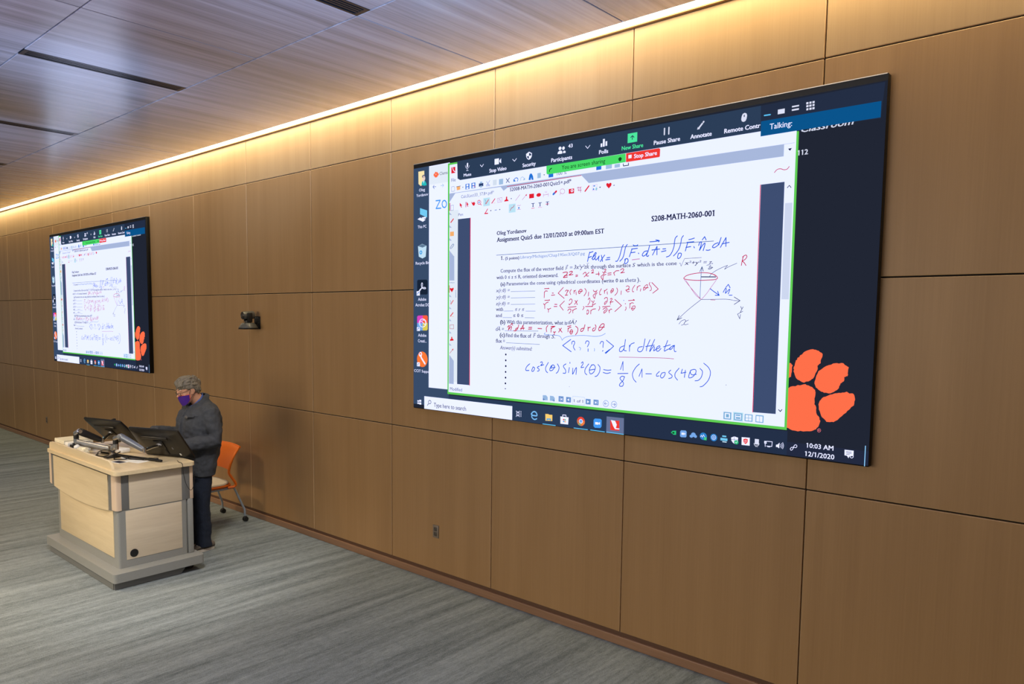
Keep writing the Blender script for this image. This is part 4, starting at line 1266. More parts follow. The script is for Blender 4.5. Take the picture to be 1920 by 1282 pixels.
PICTURE = """
r 0 17 0,2027,3646,7
r 1 19 0,2027,435,37
r 1 66 422,143,2116,4
r 1 67 2112,148,3209,8
r 1 68 3206,86,3646,7
r 2 73 191,2025,434,190
r 3 65 195,2019,412,1874
p 3 23 413,2019,567,2017,568,1902,2988,1871,3203,1838,3204,154,418,152
r 4 40 431,2004,3190,170
r 5 58 433,1642,535,256
r 5 2 430,1779,3182,1711
p 6 40 433,1710,499,1775,984,1772,1013,1740,1050,1759,1729,1769,1790,1711,1789,1705,1010,1692,433,1689
r 6 40 3123,1777,3187,1709
p 7 28 3146,1750,3168,1751,3158,1737
k 7 54 3.9 1049,1768,1726,1770
k 7 54 3.8 3074,1627,3088,1641,3107,1644,3127,1636,3145,1637,3157,1650
r 6 35 530,1567,671,242
z 7 55 6.0 668,1565,671,241
p 6 35 2998,1567,3134,1568,3137,241,3002,239
z 7 55 3.9 2995,1566,3000,239
p 6 57 3142,1448,3183,1447,3185,904,3143,905
z 7 28 3.7 3151,1533,3162,1545,3172,1532
z 7 28 4.5 3153,268,3163,258,3172,270
p 8 3 519,2022,2980,2016,2985,1871,553,1872,524,1887
p 8 4 2980,2016,3635,2020,3622,1838,2985,1860
t 7 39 bi 3216,1829,273,34.3 Classroom
t 7 39 b 3202,1705,55,27.5 112
p 9 5 2985,1927,3621,1926,3621,1843,2985,1842
t 10 72 s 3037,1873,126,31.0 Talking:
z 10 12 7.0 3003,1957,3037,1956
r 10 30 3080,1976,3119,1950
r 10 30 3159,1982,3198,1974
r 10 30 3159,1964,3198,1955
r 10 30 3237,1988,3249,1977
r 10 30 3238,1972,3250,1961
r 10 30 3239,1955,3250,1944
r 10 30 3254,1988,3265,1977
r 10 30 3254,1972,3266,1961
r 10 30 3255,1955,3267,1944
r 10 30 3270,1988,3282,1977
r 10 30 3271,1972,3282,1961
r 10 30 3271,1955,3283,1944
z 10 72 14.5 634,1989,632,1968
k 10 72 2.8 610,1978,615,1963,630,1953,646,1959,654,1973
z 10 72 3.2 631,1953,631,1936
z 10 72 3.2 621,1937,644,1937
t 10 72 b 593,1893,81,22.8 Mute
z 10 72 4.8 771,1962,788,1946,805,1963
z 10 72 4.5 1101,1961,1119,1945,1138,1962
z 10 72 4.0 1759,1964,1776,1945,1795,1964
r 10 72 920,1987,964,1944
p 10 72 970,1971,986,1984,987,1947,970,1958
t 10 72 b 868,1892,172,27.0 Stop Video
t 10 72 b 1198,1891,123,26.0 Security
t 10 72 b 1464,1892,182,27.0 Participants
t 10 72 b 1612,1972,37,23.8 43
t 10 72 b 1871,1893,72,25.8 Polls
t 10 24 b 2050,1893,160,25.9 New Share
p 10 72 1230,1982,1258,1995,1285,1981,1284,1959,1274,1944,1257,1937,1240,1947,1232,1962
p 11 3 1258,1987,1279,1977,1278,1965,1258,1966
p 11 3 1238,1964,1257,1965,1257,1943,1243,1953
e 10 72 1540,1979,12.8,12.0
e 10 72 1570,1976,11.7,11.6
p 10 72 1519,1942,1523,1957,1537,1963,1555,1961,1561,1951,1560,1940
p 10 72 1567,1942,1568,1955,1579,1958,1589,1953,1589,1941
r 10 72 1882,1962,1895,1939
r 10 72 1900,1989,1915,1939
r 10 72 1921,1971,1934,1941
r 10 24 2093,1994,2165,1934
z 11 3 5.3 2128,1953,2129,1977
z 11 3 5.3 2116,1967,2129,1977,2141,1965
t 10 72 b 2289,1894,183,25.9 Pause Share
t 10 72 b 2543,1893,139,25.9 Annotate
t 10 72 b 2763,1893,218,25.7 Remote Contr
z 10 30 8.7 2362,1986,2362,1948
z 10 30 8.6 2393,1987,2393,1947
z 10 30 9.9 2597,1951,2628,1984
p 10 30 2586,1943,2590,1958,2605,1945
z 11 3 2.8 2617,1982,2627,1974
z 10 30 32.3 2884,1976,2881,1957
z 11 3 5.7 2883,1979,2883,1971
p 9 31 1420,1873,2080,1870,2082,1814,1432,1811,1422,1819
p 9 63 2083,1870,2327,1869,2335,1862,2334,1817,2328,1813,2084,1813
t 10 16 s 1558,1830,363,28.3 You are screen sharing
t 10 72 b 2145,1830,167,25.6 Stop Share
r 10 72 2102,1856,2126,1834
k 10 16 6.9 1449,1829,1452,1843,1468,1850
p 10 16 2024,1845,2038,1853,2052,1844,2048,1830,2037,1823,2027,1832
r 7 69 1441,1815,1483,1788
t 7 62 s 1512,1795,88,23.2 100 %
r 7 69 1850,1814,1891,1790
r 7 45 1927,1814,1975,1787
r 7 45 1996,1810,2038,1787
z 7 28 5.4 2063,1805,2065,1791,2104,1791,2102,1806
r 7 53 453,1983,498,1935
k 8 72 5.8 468,1979,477,1957,495,1943
t 7 62 s 454,1869,48,26.0 File
z 7 62 2.3 455,1829,483,1831,491,1820,491,1793,456,1792,455,1829
p 7 38 513,1823,553,1824,554,1798,516,1795
z 7 18 4.5 512,1824,556,1825
p 7 28 576,1815,590,1816,583,1808
r 7 69 612,1834,655,1792
r 7 69 677,1835,719,1793
r 8 73 622,1830,644,1814
r 8 73 622,1808,645,1794
r 8 73 687,1830,709,1815
r 8 73 687,1808,709,1796
k 8 54 3.8 695,1820,720,1798
r 7 18 757,1822,804,1798
r 7 45 767,1834,793,1818
r 7 45 768,1804,793,1790
z 7 14 2.7 837,1830,863,1797
z 7 14 2.7 872,1833,844,1801
k 7 14 2.4 850,1797,850,1795,849,1794,847,1793,845,1792,843,1792,841,1793,838,1794,837,1795,836,1797,835,1799,836,1801,837,1802,838,1803,840,1804,843,1804,845,1804,847,1803,849,1801,850,1799,850,1797
k 7 14 2.4 872,1796,872,1794,871,1793,869,1792,867,1791,865,1791,863,1791,861,1793,859,1794,858,1796,858,1798,858,1800,859,1801,861,1802,863,1803,865,1803,867,1802,869,1801,871,1800,872,1798,872,1796
r 7 71 904,1832,943,1791
r 7 45 966,1831,1008,1790
z 7 18 5.3 1038,1827,1070,1795
z 7 18 5.3 1070,1828,1039,1797
k 7 69 5.5 1118,1803,1121,1816,1140,1822,1154,1811,1148,1795
p 7 69 1110,1816,1110,1796,1135,1797
k 7 45 4.0 1181,1797,1182,1815,1200,1821,1213,1808,1212,1800
p 7 45 1201,1796,1223,1797,1221,1814
p 7 69 1256,1793,1263,1826,1272,1837,1285,1835,1297,1816,1303,1789,1286,1789,1280,1808,1275,1789
r 7 45 1338,1831,1370,1795
p 7 28 1393,1815,1408,1815,1401,1808
t 7 62 n 564,1728,352,24.0 Calc3Lect33_17.8+.pdf*
t 7 28 sb 1077,1729,566,25.8 S2008-MATH-2060-001Quiz5+.pdf*
p 7 53 549,1695,578,1671,567,1669,574,1656,565,1655,557,1670,550,1665
p 7 53 626,1696,648,1672,638,1670,644,1656,636,1655,630,1668,626,1666
r 7 47 613,1695,621,1653
p 7 53 677,1693,692,1681,708,1688,720,1674,711,1659,699,1657,684,1673
k 7 53 4.7 779,1676,778,1672,776,1668,772,1665,767,1663,761,1663,756,1664,750,1667,746,1670,744,1675,743,1680,744,1685,746,1689,750,1692,755,1693,761,1694,766,1692,771,1690,775,1686,778,1681,779,1676
z 7 53 5.6 775,1665,784,1655
z 8 69 3.7 751,1678,770,1679
z 8 69 3.7 761,1687,761,1670
r 7 26 806,1705,874,1643
z 8 53 6.1 833,1660,861,1689
k 8 14 2.8 823,1693,832,1680,827,1658
z 7 53 7.3 894,1659,926,1689
z 7 38 2.4 906,1657,930,1657
z 7 33 2.1 952,1690,998,1691,998,1660,954,1659,952,1690
k 7 33 2.1 963,1669,969,1682,978,1678,979,1669,990,1670
p 7 53 1020,1659,1023,1668,1037,1674,1038,1691,1043,1695,1050,1692,1050,1674,1063,1666,1064,1659
p 7 28 1082,1677,1098,1677,1091,1670
z 7 33 2.6 1132,1655,1175,1695
z 7 33 2.6 1198,1655,1238,1689
p 7 53 1243,1694,1239,1677,1227,1686
r 7 53 1264,1690,1309,1658
e 7 53 1353,1675,21.7,13.2
z 7 33 2.4 1397,1656,1397,1679
z 7 33 2.4 1441,1655,1441,1678
z 7 33 2.4 1397,1670,1441,1671
t 7 47 s 1409,1684,19,9.5 10
z 7 69 14.4 1486,1666,1499,1675
z 7 53 14.4 1502,1677,1512,1684
k 7 33 2.4 1587,1676,1586,1671,1584,1667,1579,1663,1573,1662,1567,1661,1561,1663,1555,1666,1550,1670,1547,1675,1546,1681,1547,1686,1550,1690,1554,1694,1560,1695,1566,1696,1573,1694,1579,1691,1583,1687,1586,1682,1587,1676
z 7 33 2.4 1551,1668,1545,1655
r 7 53 1622,1688,1668,1655
e 8 73 1650,1674,11.5,10.4
e 9 53 1650,1674,5.3,5.0
z 7 33 3.3 1702,1695,1703,1669,1730,1669
z 7 33 3.3 1692,1689,1723,1690,1724,1655
z 7 53 2.0 1703,1670,1731,1694
z 7 53 9.8 1761,1659,1792,1691
z 7 47 1.3 1821,1694,1859,1695,1860,1656,1822,1656,1821,1694
p 7 69 1824,1660,1830,1675,1838,1661
e 7 69 1836,1686,9.1,3.4
z 7 70 3.9 1846,1664,1861,1665
z 7 70 3.9 1853,1676,1854,1655
p 7 28 1876,1675,1891,1676,1884,1667
p 7 53 1954,1657,1937,1674,1932,1686,1938,1694,1947,1693,1954,1687,1961,1693,1970,1693,1976,1685,1972,1672
p 7 28 1988,1675,2002,1676,1995,1669
z 7 71 1.7 1461,1697,1462,1649
z 7 71 1.7 1606,1699,1607,1652
z 7 71 1.6 1916,1697,1917,1652
z 7 53 6.8 828,1592,852,1619
z 7 53 8.3 821,1587,853,1586
p 7 28 877,1606,893,1607,885,1598
z 7 14 3.9 926,1603,945,1604
p 7 28 969,1606,984,1607,976,1598
r 7 26 1068,1634,1134,1571
k 8 33 4.4 1082,1587,1093,1604,1110,1609,1121,1623
k 7 33 2.3 1150,1615,1158,1619,1171,1615,1184,1619
e 7 69 1166,1599,6.1,7.2
z 7 33 2.3 1150,1588,1185,1588
t 7 18 rb 1287,1594,28,26.6 T
z 7 53 3.6 1287,1584,1315,1585
t 7 18 rb 1353,1593,28,26.4 T
k 7 53 2.1 1350,1589,1357,1584,1365,1589,1374,1583,1385,1585
t 7 18 rb 1420,1593,28,26.1 T
z 7 53 4.5 1420,1603,1447,1603
t 7 62 s 535,1591,52,21.7 Pen
z 7 62 2.4 448,1682,479,1683,479,1643,448,1643,448,1682
r 7 47 431,1704,443,1641
z 7 53 9.2 450,1548,479,1573
r 7 38 441,1473,485,1438
k 7 14 4.3 450,1336,445,1347,473,1372,485,1365,457,1340
p 7 2 432,1630,461,1606,432,1610
p 7 2 432,1527,461,1504,433,1507
p 7 2 433,1424,462,1401,433,1404
p 7 2 434,1325,490,1272,491,1179,435,1181
p 7 2 434,1279,490,1277,492,1081,435,1082
p 7 2 436,969,462,948,436,950
p 7 2 436,870,463,850,437,852
p 7 2 437,772,463,752,437,754
p 7 2 438,672,464,652,438,653
p 7 2 438,573,464,553,438,554
p 7 2 438,478,490,429,491,239,436,239
p 7 53 465,986,442,1010,442,1020,455,1022,464,1015,474,1023,485,1022,485,1011
r 7 47 432,1043,440,983
z 7 53 6.8 455,891,482,921
k 7 14 3.1 446,921,455,910,448,895
z 7 53 8.1 450,793,480,821
z 7 38 2.5 463,789,487,790
z 7 33 3.1 444,721,487,723,488,691,444,691,444,721
p 7 53 445,591,448,604,461,610,459,624,472,625,472,611,485,606,488,595
z 7 33 3.7 443,489,481,524
p 7 53 487,531,481,513,468,521
e 7 14 510,997,3.8,3.3
e 7 14 510,985,3.8,3.3
e 7 14 510,973,3.8,3.3
e 7 14 510,961,3.8,3.4
e 7 14 511,949,3.8,3.4
e 7 14 441,1064,2.9,2.7
e 7 14 451,1064,2.9,2.7
e 7 14 460,1064,2.9,2.7
e 7 14 470,1063,2.9,2.7
e 7 14 479,1063,2.9,2.7
e 7 14 489,1063,2.9,2.7
e 4 41 255,1948,9.9,11.2
e 4 41 269,1961,9.9,10.1
e 4 41 285,1958,9.8,10.1
e 4 41 297,1947,9.8,10.0
e 4 41 275,1937,19.7,12.3
t 4 62 s 316,1938,94,24.4 Clems
z 4 14 4.2 238,1853,274,1851
z 4 14 4.2 252,1865,238,1853,254,1836
z 4 45 4.1 330,1852,364,1852
z 4 45 4.1 349,1864,365,1852,351,1839
z 4 75 10.0 274,1737,325,1736,276,1674,333,1672
k 4 75 9.9 398,1699,397,1691,393,1683,388,1678,381,1674,373,1674,365,1676,358,1680,352,1687,349,1695,347,1704,349,1713,352,1720,358,1726,365,1729,373,1730,380,1728,387,1723,393,1716,397,1708,398,1699
p 3 11 60,1997,132,1997,137,1886,88,1877,62,1896
e 4 59 127,1936,17.3,23.2
e 4 18 127,1951,21.4,12.9
p 4 70 98,1884,106,1909,127,1918,145,1909,159,1889,162,1875,132,1874
p 4 72 119,1915,135,1915,125,1891
t 3 72 s 69,1832,72,23.3 Oleg
t 3 72 s 36,1790,143,23.3 Yordanov
p 3 60 81,1695,168,1668,168,1610,81,1644
p 3 72 50,1605,81,1617,150,1594,117,1579
p 3 72 102,1616,153,1618,153,1603,115,1604
t 3 72 s 53,1528,107,23.4 This PC
p 3 27 56,1380,107,1396,162,1378,152,1288,111,1275,66,1292
p 4 64 58,1380,107,1394,160,1378,113,1365
e 4 61 92,1326,17.6,16.7
e 5 27 92,1326,7.2,6.9
t 3 72 s 28,1226,168,23.6 Recycle Bin
p 3 0 58,1098,161,1097,175,1087,175,980,162,972,58,974,46,982,46,1090
k 4 72 5.9 106,1072,98,1055,110,1027,149,1021,147,1031,108,1029,72,997,67,1003,106,1034,114,1062,106,1072
r 4 72 40,1002,80,965
k 5 69 5.3 50,974,52,984,69,990
p 5 69 62,996,73,995,71,985
t 3 72 s 58,921,101,25.2 Adobe
t 3 72 s 25,874,172,25.2 Acrobat DC
p 3 32 58,795,116,797,116,734,46,733,46,786
p 3 37 116,797,165,798,178,789,178,734,116,734
p 3 74 116,734,178,734,178,681,166,671,116,670
p 3 1 46,733,116,734,116,670,59,669,46,678
k 4 72 5.9 159,734,157,724,151,714,141,707,129,702,116,700,102,701,90,706,81,713,74,723,72,733,74,744,81,753,90,761,102,766,116,768,129,766,141,761,151,754,157,745,159,734
k 4 72 5.2 86,718,79,735,96,750,119,736,145,719,152,736,140,757,114,756
r 4 72 43,697,81,665
k 5 69 5.3 52,671,54,681,69,689
p 5 69 63,694,73,693,71,683
t 3 72 s 59,617,102,25.4 Adobe
t 3 72 s 57,569,106,25.4 Creati...
e 3 36 111,425,66.1,66.3
z 4 72 15.4 88,460,102,434,145,389
k 4 72 8.8 104,468,103,463,101,459,97,455,93,453,88,452,83,452,79,454,75,457,73,462,72,466,73,471,75,476,79,479,83,482,88,483,93,482,97,480,101,477,103,472,104,468
z 5 36 7.7 76,483,90,467
r 4 72 44,397,81,363
k 5 69 4.4 55,369,58,381,72,388
t 3 72 s 9,313,187,22.6 CCIT Suppo
t 7 28 rb 2286,1412,431,34.4 S208-MATH-2060-001
t 7 28 rb 949,1414,292,27.9 Oleg Yordanov
t 7 28 rb 949,1362,975,30.8 Assignment Quiz5 due 12/01/2020 at 09:00am EST
z 7 56 3.7 947,1262,2717,1261
t 7 28 rb 995,1224,27,26.2 1.
t 7 28 rb 1038,1223,137,19.9 (5 points)
t 7 34 m 1184,1225,585,19.7 Library/Michigan/Chap19Sec3/Q07.pg
t 7 28 r 991,1128,596,25.4 Compute the flux of the vector field
t 7 28 ri 1603,1127,21,23.8 F
z 7 28 1.9 1608,1156,1626,1158
z 7 28 1.9 1619,1162,1627,1158,1621,1153
t 7 28 r 1643,1131,23,21.8 =
t 7 28 ri 1678,1130,130,27.9 3x²y²zk
z 7 28 2.1 1786,1164,1806,1166
t 7 28 r 1820,1127,319,24.5 through the surface
t 7 28 ri 2150,1127,24,23.9 S
t 7 28 r 2185,1127,289,22.8 which is the cone
z 7 28 2.3 2492,1135,2498,1138,2505,1118,2527,1164,2641,1165
t 7 28 ri 2526,1125,114,23.6 x²+y²
t 7 28 ri 2654,1125,63,21.7 = z,
t 7 28 r 948,1079,593,25.6 with 0 ≤ z ≤ R, oriented downward.
t 7 28 rb 992,1028,47,24.3 (a)
t 7 28 r 1051,1029,1036,24.6 Parameterize the cone using cylindrical coordinates (write 0 as
t 7 28 ri 2097,1029,83,25.6 theta
t 7 28 r 2189,1029,26,25.4 ).
t 7 28 ri 944,980,143,25.0 x(r,0) =
z 7 56 2.6 1097,982,1331,982
t 7 28 ri 945,930,142,25.1 y(r,0) =
z 7 56 2.6 1098,934,1332,935
t 7 28 ri 946,880,140,25.1 z(r,0) =
z 7 56 2.6 1098,885,1333,887
t 7 28 r 946,836,77,26.6 with
z 7 56 2.8 1030,835,1122,836
t 7 28 ri 1139,836,92,26.0 ≤ r ≤
z 7 56 2.7 1244,835,1337,835
t 7 28 r 947,789,63,26.7 and
z 7 56 2.8 1018,786,1109,786
t 7 28 r 1123,790,98,26.0 ≤ 0 ≤
z 7 56 2.7 1237,786,1328,785
t 7 28 rb 992,738,51,27.6 (b)
t 7 28 r 1057,739,570,27.6 With this parameterization, what is
t 7 28 ri 1632,744,79,26.5 dA?
z 7 28 2.1 1674,778,1690,777
t 7 28 ri 946,684,86,27.8 dA =
z 7 28 2.4 973,716,992,716
z 7 56 2.8 1040,685,1366,689
t 7 28 rb 990,639,51,27.7 (c)
t 7 28 r 1050,638,251,28.2 Find the flux of
t 7 28 ri 1317,641,26,27.7 F
z 7 28 2.3 1324,673,1344,673
t 7 28 r 1356,640,119,27.4 through
t 7 28 ri 1489,639,34,27.1 S.
t 7 28 r 948,593,94,27.8 flux =
z 7 56 2.8 1056,594,1381,591
t 7 28 ri 991,543,321,26.3 Answer(s) submitted:
e 7 28 1053,504,7.7,7.5
e 7 28 1053,459,7.7,7.5
e 7 28 1054,415,7.8,7.5
e 7 28 1053,370,7.8,7.5
e 7 28 1053,326,7.8,7.5
e 7 28 1052,282,7.8,7.5
e 7 28 1052,241,7.1,3.2
t 7 62 s 448,185,139,26.2 Modified
p 7 15 1417,219,1448,221,1463,208,1464,184,1418,182
p 7 15 1484,220,1515,219,1529,206,1527,185,1484,184
z 8 14 3.5 1420,189,1439,188
z 8 14 3.5 1428,196,1420,189,1428,181
z 8 14 3.5 1507,187,1526,187
z 8 14 3.5 1519,194,1526,187,1519,180
r 7 6 1563,224,1607,184
r 7 6 1630,223,1673,185
r 7 6 1800,223,1842,185
r 7 6 1866,223,1908,186
p 8 72 1596,213,1597,193,1582,202
z 8 72 3.5 1578,212,1579,192
p 8 72 1657,214,1658,194,1639,203
p 8 72 1812,213,1812,193,1831,204
p 8 72 1877,213,1878,193,1892,204
z 8 72 3.3 1895,214,1896,194
z 7 45 1.9 1688,233,1790,232,1790,177,1688,175,1688,233
t 7 28 s 1696,191,82,20.0 1 of 1
k 7 6 3.2 1990,205,1989,198,1986,192,1981,187,1975,184,1968,182,1962,182,1955,185,1950,189,1947,195,1946,201,1947,208,1950,214,1955,219,1961,223,1967,224,1974,224,1980,221,1985,217,1988,211,1990,205
k 7 6 3.2 2055,205,2054,198,2051,192,2046,187,2041,184,2034,182,2027,183,2021,185,2016,189,2013,195,2012,201,2013,208,2016,214,2020,219,2026,223,2033,224,2040,224,2046,221,2050,217,2054,211,2055,205
z 7 14 3.2 1957,203,1980,202
z 7 14 3.2 1965,212,1956,203,1965,194
z 7 14 3.2 2021,203,2044,203
z 7 14 3.2 2037,212,2045,203,2036,194
z 7 71 1.5 1548,228,1548,176
z 7 71 1.4 1928,229,1929,176
r 7 26 2880,230,2943,176
r 8 7 2819,225,2869,180
r 8 7 2886,225,2937,181
r 8 7 2952,224,3001,181
r 8 7 3019,225,3067,181
r 9 73 2827,219,2861,187
r 9 73 2893,219,2930,187
r 9 73 2958,219,2995,186
r 9 73 3024,219,3061,186
r 10 7 2835,213,2854,193
r 10 7 2898,201,2926,190
r 10 7 2897,216,2925,208
z 10 7 2.7 2976,220,2977,184
z 10 7 2.7 2959,201,2995,202
z 10 7 2.6 3042,220,3044,184
z 8 28 2.0 2025,1045,2038,1045
z 8 28 2.4 1011,992,1025,993
z 8 28 2.4 1011,943,1026,944
z 8 28 2.4 1009,893,1025,894
z 8 28 2.4 1164,803,1180,803
r 3 73 137,112,1123,5
k 4 28 4.9 221,68,220,63,218,59,214,56,210,53,205,52,200,53,195,54,192,57,189,61,188,65,189,70,192,74,195,77,200,80,205,81,210,80,214,79,218,76,220,72,221,68
z 4 28 5.5 189,51,176,37
t 4 29 s 256,31,375,34.7 Type here to search
r 3 72 50,70,71,58
r 3 72 74,76,99,60
r 3 72 50,52,71,39
r 3 72 74,54,99,36
z 3 72 3.7 1163,79,1165,73,1193,73,1195,81
z 3 72 3.7 1168,65,1193,66,1194,51,1168,50,1168,65
z 3 72 3.7 1163,36,1166,43,1194,43,1196,37
z 3 72 3.7 1210,81,1210,71
z 3 72 3.7 1210,65,1210,53
z 3 72 3.7 1210,48,1211,39
k 3 20 9.6 1310,68,1322,83,1341,90,1358,82,1363,61,1320,60
k 3 20 8.8 1317,70,1316,47,1331,34,1347,32,1363,39
p 3 22 1443,82,1472,84,1477,80,1508,81,1508,36,1445,32
p 4 61 1456,50,1495,53,1496,37,1487,37,1484,43,1467,42,1465,36,1456,35
p 3 72 1581,77,1654,77,1651,25,1582,24
z 3 72 5.0 1601,75,1602,90,1630,91,1633,75
r 4 53 1605,61,1617,51
r 4 8 1618,61,1630,52
r 4 61 1605,47,1618,38
r 4 38 1618,48,1631,38
e 3 9 1762,59,34.1,32.6
p 3 8 1729,67,1762,59,1768,30,1757,27,1738,34,1728,52
p 3 10 1762,62,1795,67,1793,45,1778,31,1767,28
e 4 72 1762,60,16.3,15.7
e 5 1 1762,60,12.1,11.7
p 3 75 1880,91,1925,93,1936,86,1936,41,1926,29,1882,26,1869,36,1869,80
r 4 72 1883,67,1909,50
p 4 72 1911,63,1922,71,1923,51,1911,55
p 3 25 1976,115,2114,116,2115,4,1975,2
p 4 63 2006,90,2078,95,2080,26,2008,24
p 5 72 2011,94,2045,91,2059,66,2054,49,2051,42,2081,42,2080,36,2046,34,2031,53
z 4 12 5.5 1421,6,1537,6
z 4 12 5.2 1703,6,1820,6
z 4 12 5.1 1845,7,1962,6
z 4 12 5.0 1978,7,2114,6
p 3 8 2467,58,2479,70,2504,73,2504,47,2486,46
e 4 16 2485,58,8.6,5.7
p 3 1 2538,80,2570,82,2577,75,2577,45,2572,38,2540,36,2532,41,2532,71
r 4 72 2542,66,2562,53
p 4 72 2563,63,2569,67,2569,54,2564,58
e 3 1 2610,50,12.1,9.2
e 3 1 2624,61,15.9,14.1
e 3 1 2638,52,10.5,9.1
e 3 21 2691,59,23.7,23.0
e 3 21 2760,59,22.5,22.8
z 4 72 2.9 2672,54,2679,64,2685,52,2692,69,2701,54
p 4 8 2695,53,2714,56,2714,36,2695,36
z 4 72 2.0 2699,44,2704,41,2710,51
k 4 72 2.5 2773,61,2773,57,2771,53,2768,50,2765,47,2761,46,2757,46,2753,48,2750,51,2748,54,2747,58,2747,63,2749,67,2752,70,2756,73,2760,74,2764,74,2767,72,2770,69,2772,66,2773,61
k 4 72 2.0 2766,60,2765,58,2765,56,2763,55,2762,54,2760,53,2759,53,2757,54,2756,55,2755,57,2755,59,2755,61,2756,62,2757,64,2758,65,2760,66,2762,65,2763,65,2764,63,2765,62,2766,60
r 3 60 2804,63,2849,47
r 3 60 2815,79,2841,70
r 3 27 2817,43,2844,37
r 4 68 2811,66,2843,67
p 3 72 2872,72,2892,81,2916,76,2915,55,2904,40,2894,36,2883,43,2874,55
z 4 68 1.9 2873,61,2916,63
z 4 68 1.9 2892,80,2894,36
e 4 8 2906,47,13.2,12.5
z 5 72 2.2 2900,47,2905,42,2913,52
p 3 72 2938,82,2988,84,2989,36,2939,35
p 4 63 2962,76,2976,74,2976,57,2969,47,2963,43,2956,47,2950,56,2949,71
z 5 72 2.4 2955,60,2963,67,2970,65
z 5 72 2.4 2957,52,2969,58
r 3 30 3019,81,3044,49
k 3 30 2.9 3015,54,3019,43,3030,41,3042,45,3046,56
z 3 30 2.1 3023,36,3038,36
z 3 72 3.4 3089,75,3123,76,3122,48,3091,47
z 3 72 3.4 3097,43,3111,44
z 3 72 3.4 3082,75,3082,58,3083,43
z 3 72 3.4 3077,69,3088,70
z 3 72 3.4 3078,74,3078,62,3089,62,3088,74,3078,74
p 3 72 3146,61,3156,64,3166,76,3165,42,3155,49,3146,48
k 3 72 2.6 3171,67,3175,60,3171,50
k 3 72 2.6 3178,74,3183,60,3178,45
k 3 72 2.6 3184,79,3190,61,3185,42
k 3 72 3.2 3248,56,3238,58,3229,48,3234,40,3243,48,3250,68,3259,75,3266,68,3260,58,3248,60
t 3 72 sb 3319,67,145,25.9 10:03 AM
t 3 72 sb 3313,18,158,26.7 12/1/2020
p 3 72 3523,80,3570,80,3570,52,3549,46,3545,35,3537,48,3524,49
z 4 68 2.6 3532,70,3559,71
z 4 68 2.6 3532,63,3559,63
z 4 68 2.6 3533,55,3550,56
k 4 72 2.9 3569,47,3569,45,3568,43,3566,41,3564,39,3562,39,3559,39,3557,40,3555,41,3554,43,3554,45,3554,48,3555,50,3557,52,3559,53,3561,54,3564,54,3566,53,3568,52,3569,50,3569,47
z 3 13 4.6 3628,113,3628,4
p 2 41 3331,625,3337,623,3342,622,3344,623,3356,618,3362,617,3367,612,3373,608,3375,608,3382,603,3384,599,3384,592,3383,584,3377,570,3375,562,3376,549,3368,543,3365,539,3359,533,3361,522,3361,514,3357,503,3350,490,3346,475,3339,461,3331,456,3324,449,3312,442,3306,442,3299,440,3290,434,3278,437,3271,441,3261,447,3255,448,3248,454,3244,458,3237,474,3234,484,3228,497,3232,504,3228,510,3229,521,3233,525,3234,532,3236,543,3238,551,3239,558,3245,561,3248,573,3258,578,3261,587,3272,593,3280,604,3287,610,3301,617,3318,623
p 2 41 3495,554,3498,551,3499,550,3503,545,3509,542,3519,536,3524,533,3522,524,3521,519,3521,512,3520,499,3522,492,3519,484,3512,484,3510,480,3503,479,3504,472,3504,463,3502,455,3496,452,3492,447,3485,442,3484,435,3479,426,3478,416,3473,410,3467,404,3459,399,3452,393,3442,388,3435,384,3425,383,3412,386,3400,385,3395,389,3386,390,3378,395,3371,399,3363,407,3356,411,3353,420,3348,431,3347,437,3348,445,3352,457,3353,465,3356,478,3362,491,3366,504,3377,511,3386,519,3394,526,3406,534,3420,540,3432,543,3442,550,3453,552,3461,553,3473,551,3485,555
p 2 41 3518,399,3521,399,3528,394,3535,390,3541,392,3551,392,3556,388,3560,380,3563,366,3564,358,3561,349,3561,339,3559,327,3547,318,3539,305,3527,294,3521,284,3509,274,3500,263,3490,254,3480,241,3465,231,3458,226,3451,227,3439,224,3436,224,3427,224,3421,224,3413,234,3405,241,3395,248,3390,258,3386,270,3383,279,3377,290,3377,297,3376,309,3374,317,3377,328,3380,338,3385,343,3391,353,3400,361,3409,363,3420,369,3434,377,3444,379,3459,386,3468,387,3479,390,3488,390,3501,394,3504,393,3512,396
p 2 41 3187,393,3204,397,3215,406,3229,410,3242,410,3256,418,3268,417,3277,420,3287,424,3298,426,3305,421,3315,420,3327,414,3336,412,3341,406,3348,400,3353,396,3352,390,3355,387,3355,373,3354,361,3351,349,3352,336,3353,328,3352,316,3358,310,3362,301,3363,294,3362,288,3363,279,3364,270,3367,261,3371,255,3377,251,3383,241,3382,235,3388,225,3386,217,3383,206,3380,196,3377,190,3370,184,3367,176,3359,173,3352,168,3342,163,3332,161,3318,160,3307,158,3297,156,3282,158,3267,153,3258,155,3247,156,3236,156,3224,160,3213,166,3197,170,3194,246,3191,320
p 2 41 3194,540,3201,540,3208,542,3213,540,3214,537,3218,532,3223,530,3219,519,3219,507,3219,491,3217,484,3216,475,3215,462,3208,461,3205,455,3200,454,3201,486,3195,511
k 2 42 2.3 3392,173,3392,170,3391,167,3389,165,3387,163,3384,162,3381,162,3379,163,3377,165,3375,168,3375,171,3375,174,3376,176,3378,179,3380,180,3383,181,3386,181,3388,180,3390,178,3392,175,3392,173
e 2 42 3383,172,3.6,3.8
k 9 43 6.3 1810,1241,1802,1214,1793,1178
k 9 43 6.3 1808,1236,1837,1243
k 9 43 6.3 1800,1203,1825,1211
k 9 43 6.2 1829,1197,1849,1215,1864,1229,1858,1235,1845,1221,1833,1197,1839,1188,1851,1196,1860,1214,1855,1195,1863,1185,1879,1198,1888,1211,1883,1192,1886,1180
k 9 43 6.2 1906,1215,1912,1194,1916,1173
k 9 43 6.2 1933,1215,1915,1194,1898,1172
